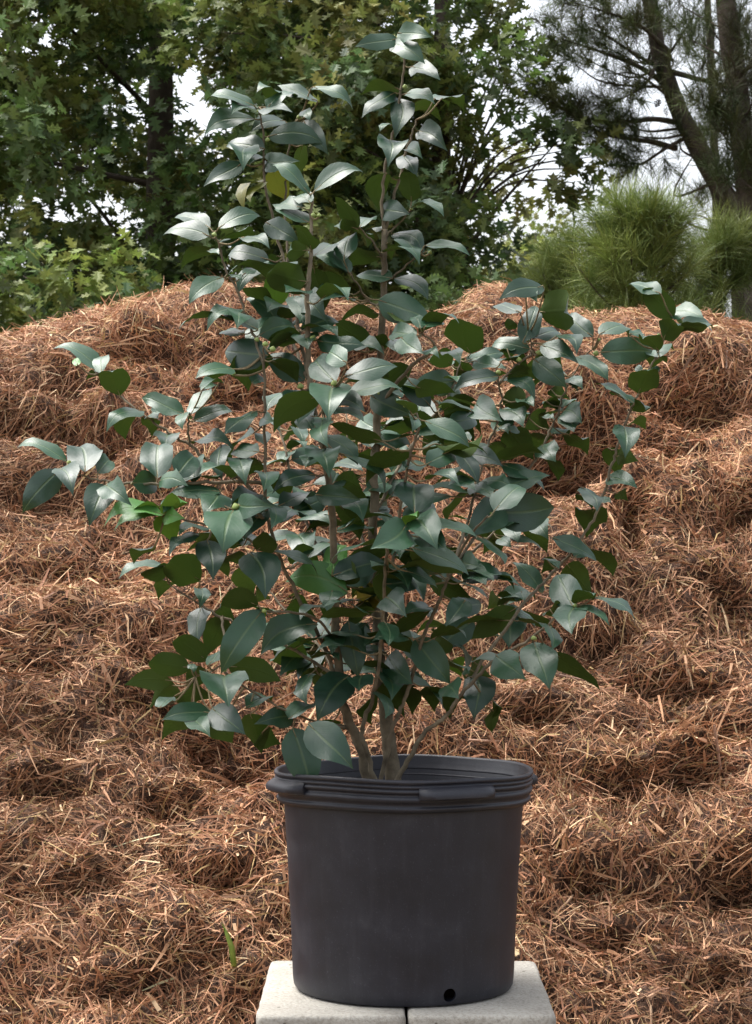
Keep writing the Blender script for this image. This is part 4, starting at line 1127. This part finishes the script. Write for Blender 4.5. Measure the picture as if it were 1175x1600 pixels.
def oak(name, label, px, D, trunk_r, height, centre, radii, nclump, size, cols, keep=None, extra=(), per=150, rclump=0.42, lean=0.0):
    y = D + CAM.y
    x = (px - CX) / F_PX * D
    tr = [(x, y, -0.1, trunk_r * 1.25), (x + lean * 0.2, y, height * 0.11, trunk_r), (x + lean * 0.5, y, height * 0.32, trunk_r * 0.85), (x + lean, y, height * 0.65, trunk_r * 0.5), (x + lean * 1.1, y, height * 0.92, trunk_r * 0.12)]
    pts = crown_points(centre, radii, nclump, keep=keep)
    ex = [np.array(at(a, b, d + CAM.y)) for a, b, d in extra]
    allp = pts + ex
    rad = [rclump * rng.uniform(0.7, 1.25) for _ in pts] + [rclump * 0.5 for _ in ex]
    pr = [int(per * rng.uniform(0.7, 1.3)) for _ in pts] + [int(per * 0.35) for _ in ex]
    def shows(p):
        u, v = proj(p)
        return -160 < u < 1330 and v > -150
    vi = [i for i in range(len(allp)) if shows(allp[i])]; hi = [i for i in range(len(allp)) if not shows(allp[i])]
    parts = [leafy([allp[i] for i in vi], [rad[i] for i in vi], [pr[i] for i in vi], size, cols)] if vi else []
    if hi: parts.append(leafy([allp[i] for i in hi], [rad[i] for i in hi], [int(pr[i] * 0.42) for i in hi], size * 1.35, cols, tmpl=(FAR_V, FAR_T)))
    off = 0; Vp, Fp, Cp = [], [], []
    for V, Fc, C in parts:
        Vp.append(V); Fp.append(Fc + off); Cp.append(C); off += len(V)
    cr = (np.vstack(Vp), np.vstack(Fp), np.vstack(Cp))
    lm = limbs_to(tr, allp, min(26 if trunk_r > .12 else 9, len(allp)), min(0.026, trunk_r * 0.4))
    for p in ex:
        s = np.array(tr[3][:3]) * 0.3 + np.array(tr[2][:3]) * 0.7
        lm.append([(*s, 0.014), (*((s + p) / 2 + np.array([0, 0, 0.2])), 0.008), (*p, 0.003)])
    return make_tree(name, label, (x, y, 0), tr, lm, cr, M['oak'])

oak('oak_tree', 'big oak with thick dark trunk and dense lobed leaves far behind the heap', 250, 16.5, 0.14, 8.5, (-2.2, 13.2, 4.0), (3.3, 2.3, 4.1), 390, 0.120, OAKC * 1.15)
oak('oak_tree', 'slender oak with a sparse leafy edge against the open sky beside the pine', 690, 15.0, 0.10, 7.0, (-0.15, 11.8, 3.1), (1.05, 1.4, 3.1), 135, 0.110, OAKC,
    extra=[(880, 235, 14.6), (905, 262, 14.6), (850, 205, 14.6), (835, 125, 14.8), (800, 60, 15), (830, 20, 15), (870, 222, 14.5), (895, 285, 14.5), (815, 180, 14.7), (925, 245, 14.6), (770, 20, 15), (845, 60, 15)])
oak('oak_tree', 'low spreading oak sapling with lighter green leaves behind the heap', 120, 13.2, 0.04, 2.2, (-1.9, 10.0, 1.75), (1.5, 0.8, 0.95), 70, 0.100, OAKC * 1.15, per=150, rclump=0.34)
oak('leafy_shrub', 'dark rounded bush just behind the crest of the straw heap under the oaks', 640, 11.5, 0.018, 1.3, (0.15, 8.4, 1.3), (1.15, 0.7, 0.95), 64, 0.075, OAKC * 0.75, per=140, rclump=0.3)
oak('yellow_green_tree', 'small distant yellow green tree seen in the gap between oak and pine', 838, 34.0, 0.12, 6.3, (2.5, 30.8, 4.6), (1.1, 1.2, 1.9), 40, 0.14, np.array([(0.20, 0.23, 0.07), (0.17, 0.20, 0.06)]), per=90, rclump=0.5)

def tufts(points, dirs, per, length, width, cols, spread=0.75):
    n = len(points)
    P = np.repeat(points, per, axis=0)
    Dv = np.repeat(norm(dirs), per, axis=0)
    along = rng.uniform(-0.10, 0.04, (n * per, 1))
    P = P + Dv * along
    A = norm(Dv * 0.9 + spread * rng.normal(size=(n * per, 3)))
    Nn = norm(np.array([0, 0, 1.0]) + rng.normal(0, 0.6, (n * per, 3)))
    S = np.empty((n * per, 3))
    ln = length * rng.uniform(0.65, 1.15, n * per)
    S[:, 0] = width; S[:, 1] = ln; S[:, 2] = ln
    C = np.repeat(cols[rng.integers(len(cols), size=n)] * rng.normal(1, 0.18, (n, 1)).clip(.5, 1.6), per, axis=0) * rng.normal(1, 0.12, (n * per, 1)).clip(.6, 1.5)
    return scatter(NEEDLE_V, NEEDLE_T, P, A, Nn, S, C.clip(0.004, 1))

PINEC = np.array([(0.070, 0.095, 0.030), (0.055, 0.080, 0.028), (0.085, 0.095, 0.034), (0.062, 0.060, 0.028)])
PINEY = np.array([(0.150, 0.200, 0.045), (0.120, 0.175, 0.042), (0.180, 0.215, 0.055)])

cone_me = None
def make_cone_mesh():
    bm = bmesh.new()
    for i in range(26):
        t = i / 25
        a = i * 2.39996
        r = 0.5 * math.sin(math.pi * (0.15 + 0.8 * t)) ** 0.8
        z = -t
        c = Vector((r * math.cos(a), r * math.sin(a), z))
        o = Vector((math.cos(a), math.sin(a), 0.35))
        s_ = Vector((-math.sin(a), math.cos(a), 0))
        base = Vector((r * 0.15 * math.cos(a), r * 0.15 * math.sin(a), z - 0.04))
        v = [bm.verts.new(q) for q in (base - s_ * 0.05, base + s_ * 0.05, c + s_ * 0.13, c + o * 0.10, c - s_ * 0.13)]
        bm.faces.new(v)
        v2 = [bm.verts.new(q) for q in (base + Vector((0, 0, -0.09)), c + s_ * 0.13, c + o * 0.10, c - s_ * 0.13)]
        bm.faces.new(v2)
    me = bpy.data.meshes.new('pine_cone'); bm.to_mesh(me); bm.free()
    me.materials.append(M['cone'])
    return me
cone_me = make_cone_mesh()

def pine(name, label, D, trunk_px, up, limbs_px, cones_px, free, mat_cols, needle=0.17, width=0.0034, per=70, group=None):
    y = D + CAM.y
    tr = [(*at(a, b, y), r) for a, b, r in trunk_px]
    bx, by, bz = tr[0][:3]
    tr = [(bx + 0.05, y, -0.1, tr[0][3] * 1.15)] + tr + [(tr[-1][0] + u[0], y + u[1], tr[-1][2] + u[2], u[3]) for u in up]
    trs = smooth_path(tr, 6)
    limbs, P, Dv = [], [], []
    for L in limbs_px:
        w = [(*at(a, b, y + dy), r) for a, b, dy, r in L]
        limbs.append(w)
        sp = smooth_path(w, 6)
        for i in range(len(sp) // 3, len(sp)):
            for q in range(1 if i % 2 else 2):
                d = norm(norm(sp[min(i + 1, len(sp) - 1), :3] - sp[i - 1, :3]) + rng.normal(0, 0.6, 3) + np.array([0, 0, 0.25]))
                P.append(sp[i, :3] + d * rng.uniform(0.05, 0.22)); Dv.append(d)
    for (a, b, spread_px, depth, n) in free:
        for q in range(n):
            p = np.array(at(a + rng.normal(0, spread_px), b + rng.normal(0, spread_px * 0.75), y + rng.uniform(-depth, depth)))
            j = np.argmin(np.linalg.norm(trs[:, :3] - (p - np.array([0, 0, 0.35])), axis=1))
            d = norm(p - trs[j, :3] + np.array([0, 0, 0.35]) + rng.normal(0, 0.25, 3))
            P.append(p); Dv.append(d)
            if q % 6 == 0:
                s = trs[j, :3]
                limbs.append([(*s, min(0.012, trs[j, 3] * .5)), (*((s + p) / 2 + np.array([0, 0, -0.06]) + rng.normal(0, .08, 3)), 0.007), (*(p - d * 0.06), 0.003)])
    # the crown above the frame
    top = trs[-1, :3]
    for q in range(70):
        t = rng.uniform(0.55, 1.0)
        s = trs[int(t * (len(trs) - 1)), :3]
        if proj(s)[1] > -40: continue
        a = rng.uniform(0, 6.28)
        ln = (1.05 - t) * 4.0 + 0.3
        e = s + np.array([math.cos(a) * ln, math.sin(a) * ln, 0.35 * ln])
        limbs.append([(*s, 0.02), (*((s + e) / 2 - np.array([0, 0, 0.05])), 0.012), (*e, 0.005)])
        for f in np.linspace(0.5, 1.0, 5):
            d = norm(e - s + rng.normal(0, 0.5, 3)); P.append(s + (e - s) * f + rng.normal(0, 0.08, 3)); Dv.append(d)
    cr = tufts(np.array(P), np.array(Dv), per, needle, width, mat_cols)
    root = make_tree(name, label, (bx + 0.05, y, 0), tr, limbs, cr, M['pine'], group=group)
    for a, b, sz in cones_px:
        o = bpy.data.objects.new('pine_cone', cone_me); COL.objects.link(o)
        o.parent = root; o.matrix_parent_inverse = Matrix.Translation(-root.location)
        p = at(a, b - sz / 2, y - 0.05)
        s_ = sz / F_PX * D
        o.location = p; o.scale = (s_ * 0.85, s_ * 0.85, s_)
        o.rotation_euler = (rng.uniform(-.6, .6), rng.uniform(-.6, .6), rng.uniform(0, 6))
    return root

pine('pine_tree', 'leaning pine with bare lower limbs and cones against the pale sky', 15.0,
     [(1160, 420, .085), (1145, 343, .080), (1120, 283, .074), (1088, 226, .068), (1060, 170, .062), (1035, 101, .056), (1019, 24, .052)], [(-0.12, 0, 0.8, .045), (-0.15, 0.1, 2.0, .03), (-.15, .1, 3.4, .008)],
     [[(1062, 192, 0, .022), (1020, 186, -.1, .017), (985, 190, -.15, .014), (930, 188, -.2, .010), (870, 165, -.2, .007), (805, 135, -.2, .003)],
      [(1056, 232, 0, .022), (1020, 222, -.15, .018), (985, 217, -.2, .014), (940, 208, -.25, .010), (900, 185, -.25, .006), (850, 150, -.3, .003)],
      [(1037, 128, 0, .022), (990, 100, -.1, .016), (930, 78, -.2, .010), (875, 60, -.3, .005)],
      [(1040, 110, 0, .022), (1085, 122, -.1, .016), (1130, 135, -.2, .010), (1170, 150, -.2, .004)],
      [(1072, 215, 0, .016), (1040, 232, -.1, .011), (1010, 252, -.15, .008), (985, 262, -.2, .004)],
      [(1045, 80, 0, .02), (1000, 40, -.2, .012), (950, 20, -.4, .008), (900, 5, -.5, .004)],
      [(1030, 90, 0, .018), (1010, 130, -.2, .010), (980, 150, -.25, .006), (945, 165, -.3, .003)]],
     [(981, 128, 15), (994, 132, 14), (938, 137, 15), (988, 155, 16), (1002, 160, 13), (953, 172, 16), (1030, 163, 13), (1040, 174, 12), (978, 262, 15), (990, 268, 14), (900, 66, 18), (920, 100, 12)],
     [(930, 45, 38, .5, 18), (1000, 20, 40, .6, 24), (880, 75, 28, .4, 9), (1060, 50, 40, .5, 18), (930, 185, 22, .3, 7), (1080, 190, 28, .4, 10)], PINEC * 1.25)
pine('pine_tree', 'straight dark pine trunk with ragged needles beside the leaning pine', 14.2,
     [(1182, 420, .085), (1172, 330, .082), (1163, 250, .078), (1152, 140, .074), (1138, 40, .068)], [(-0.1, 0, 1.2, .055), (-.1, 0, 3, .03), (-.1, 0, 4.2, .008)],
     [[(1150, 120, 0, .02), (1180, 100, -.2, .014), (1240, 80, -.3, .006)], [(1160, 210, 0, .018), (1125, 180, -.3, .010), (1100, 165, -.4, .004)], [(1165, 260, 0, .018), (1200, 240, -.3, .010), (1240, 215, -.4, .004)]],
     [], [(1150, 60, 40, .5, 26), (1140, 180, 32, .4, 22), (1165, 250, 32, .4, 22), (1110, 30, 40, .5, 22), (1200, 150, 50, .5, 30), (1130, 270, 26, .3, 12), (1210, 300, 40, .5, 22)], PINEC)
pine('pine_tree', 'thin straight pine stem rising between the two thicker pine trunks', 16.0,
     [(1122, 420, .034), (1117, 250, .031), (1112, 130, .028), (1106, 10, .025)], [(-.05, 0, 1.0, .02), (-.05, 0, 2.2, .005)],
     [], [], [(1105, 60, 28, .4, 12), (1120, 210, 28, .4, 12), (1100, 310, 30, .4, 14)], PINEC)

def sapling(label, D, stem_px, tip_px, n, spread, cols, needle, per, width=0.0026):
    """young pine: whorls of upswept shoots ending in long needles"""
    y = D + CAM.y
    top = np.array(at(*tip_px, y)); bot = np.array([top[0] + 0.03, y, -0.05])
    tr = [(*bot, 0.026), (*((top + bot) / 2 + np.array([0.03, 0, 0])), 0.018), (*top, 0.004)]
    trs = smooth_path(tr, 12)
    P, Dv, limbs = [top], [np.array([0, 0, 1.0])], []
    for q in range(n):
        t = rng.uniform(0.30, 0.97)
        s = trs[int(t * (len(trs) - 1)), :3]
        a = rng.uniform(0, 6.28)
        ln = spread * (1.12 - t) ** 0.6 * rng.uniform(0.5, 1.1)
        e = s + np.array([math.cos(a) * ln, math.sin(a) * ln * 0.8, ln * rng.uniform(0.35, 0.8)])
        limbs.append([(*s, 0.007), (*((s + e) / 2 - np.array([0, 0, 0.05])), 0.005), (*e, 0.003)])
        for f in (0.45, 0.62, 0.8, 1.0):
            P.append(s + (e - s) * f); Dv.append(norm(norm(e - s) + np.array([0, 0, 0.5]) + rng.normal(0, 0.35, 3)))
    cr = tufts(np.array(P), np.array(Dv), per, needle, width, cols, spread=0.6)
    return make_tree('pine_sapling', label, tuple(bot * np.array([1, 1, 0])), tr, limbs, cr, M['pine'])
sapling('bushy young pine with bright yellow green needles below the pine trunks', 9.6, None, (985, 312), 150, 0.60, PINEY, 0.16, 72, 0.0024)
sapling('young pine with long drooping green needles beside the oak foliage', 10.6, None, (890, 385), 120, 0.58, PINEY * 0.75, 0.17, 70, 0.0024)
sapling('darker young pine below the straight pine trunk, behind the heap crest', 10.4, None, (1120, 350), 120, 0.62, PINEY * 0.8, 0.17, 70, 0.0024)
oak('leafy_shrub', 'low dark bush half hidden behind the heap under the pines', 1110, 11.0, 0.03, 1.8, (1.75, 8.0, 0.95), (0.8, 0.5, 0.8), 26, 0.07, OAKC * 0.6, per=120, rclump=0.26)

# ------------------------------------------------------------------ trees beyond the frame's left edge and the far woods
oak('oak_tree', 'oak standing apart beyond the end of the heap farthest from the pines', -520, 17.5, 0.13, 7.5, (-5.9, 14.3, 3.9), (2.6, 2.2, 3.7), 150, 0.125, OAKC)

def far_woods():
    n = 9000
    x = rng.uniform(-60, 60, n)
    top = 3.6 + 1.1 * np.sin(x * 0.35) + 0.7 * np.sin(x * 0.9 + 1) + rng.normal(0, 0.25, n)
    P = np.stack([x, 52 + rng.uniform(-4, 4, n), top * rng.random(n) ** 0.7], -1)
    C = OAKC[rng.integers(len(OAKC), size=n)] * 0.8 * rng.normal(1, .2, (n, 1)).clip(.5, 1.5)
    V, Fc, Cc = scatter(FAR_V, FAR_T, P, norm(rng.normal(size=(n, 3))), norm(np.array([0, -.5, 1]) + rng.normal(0, .5, (n, 3))), rng.uniform(0.6, 1.1, n), C)
    o = link('far_woods', mesh_np('far_woods', V, Fc, Cc, smooth=False), M['oak'])
    tag(o, 'low dark line of far woods beyond the trees', 'woods', kind='stuff')
far_woods()
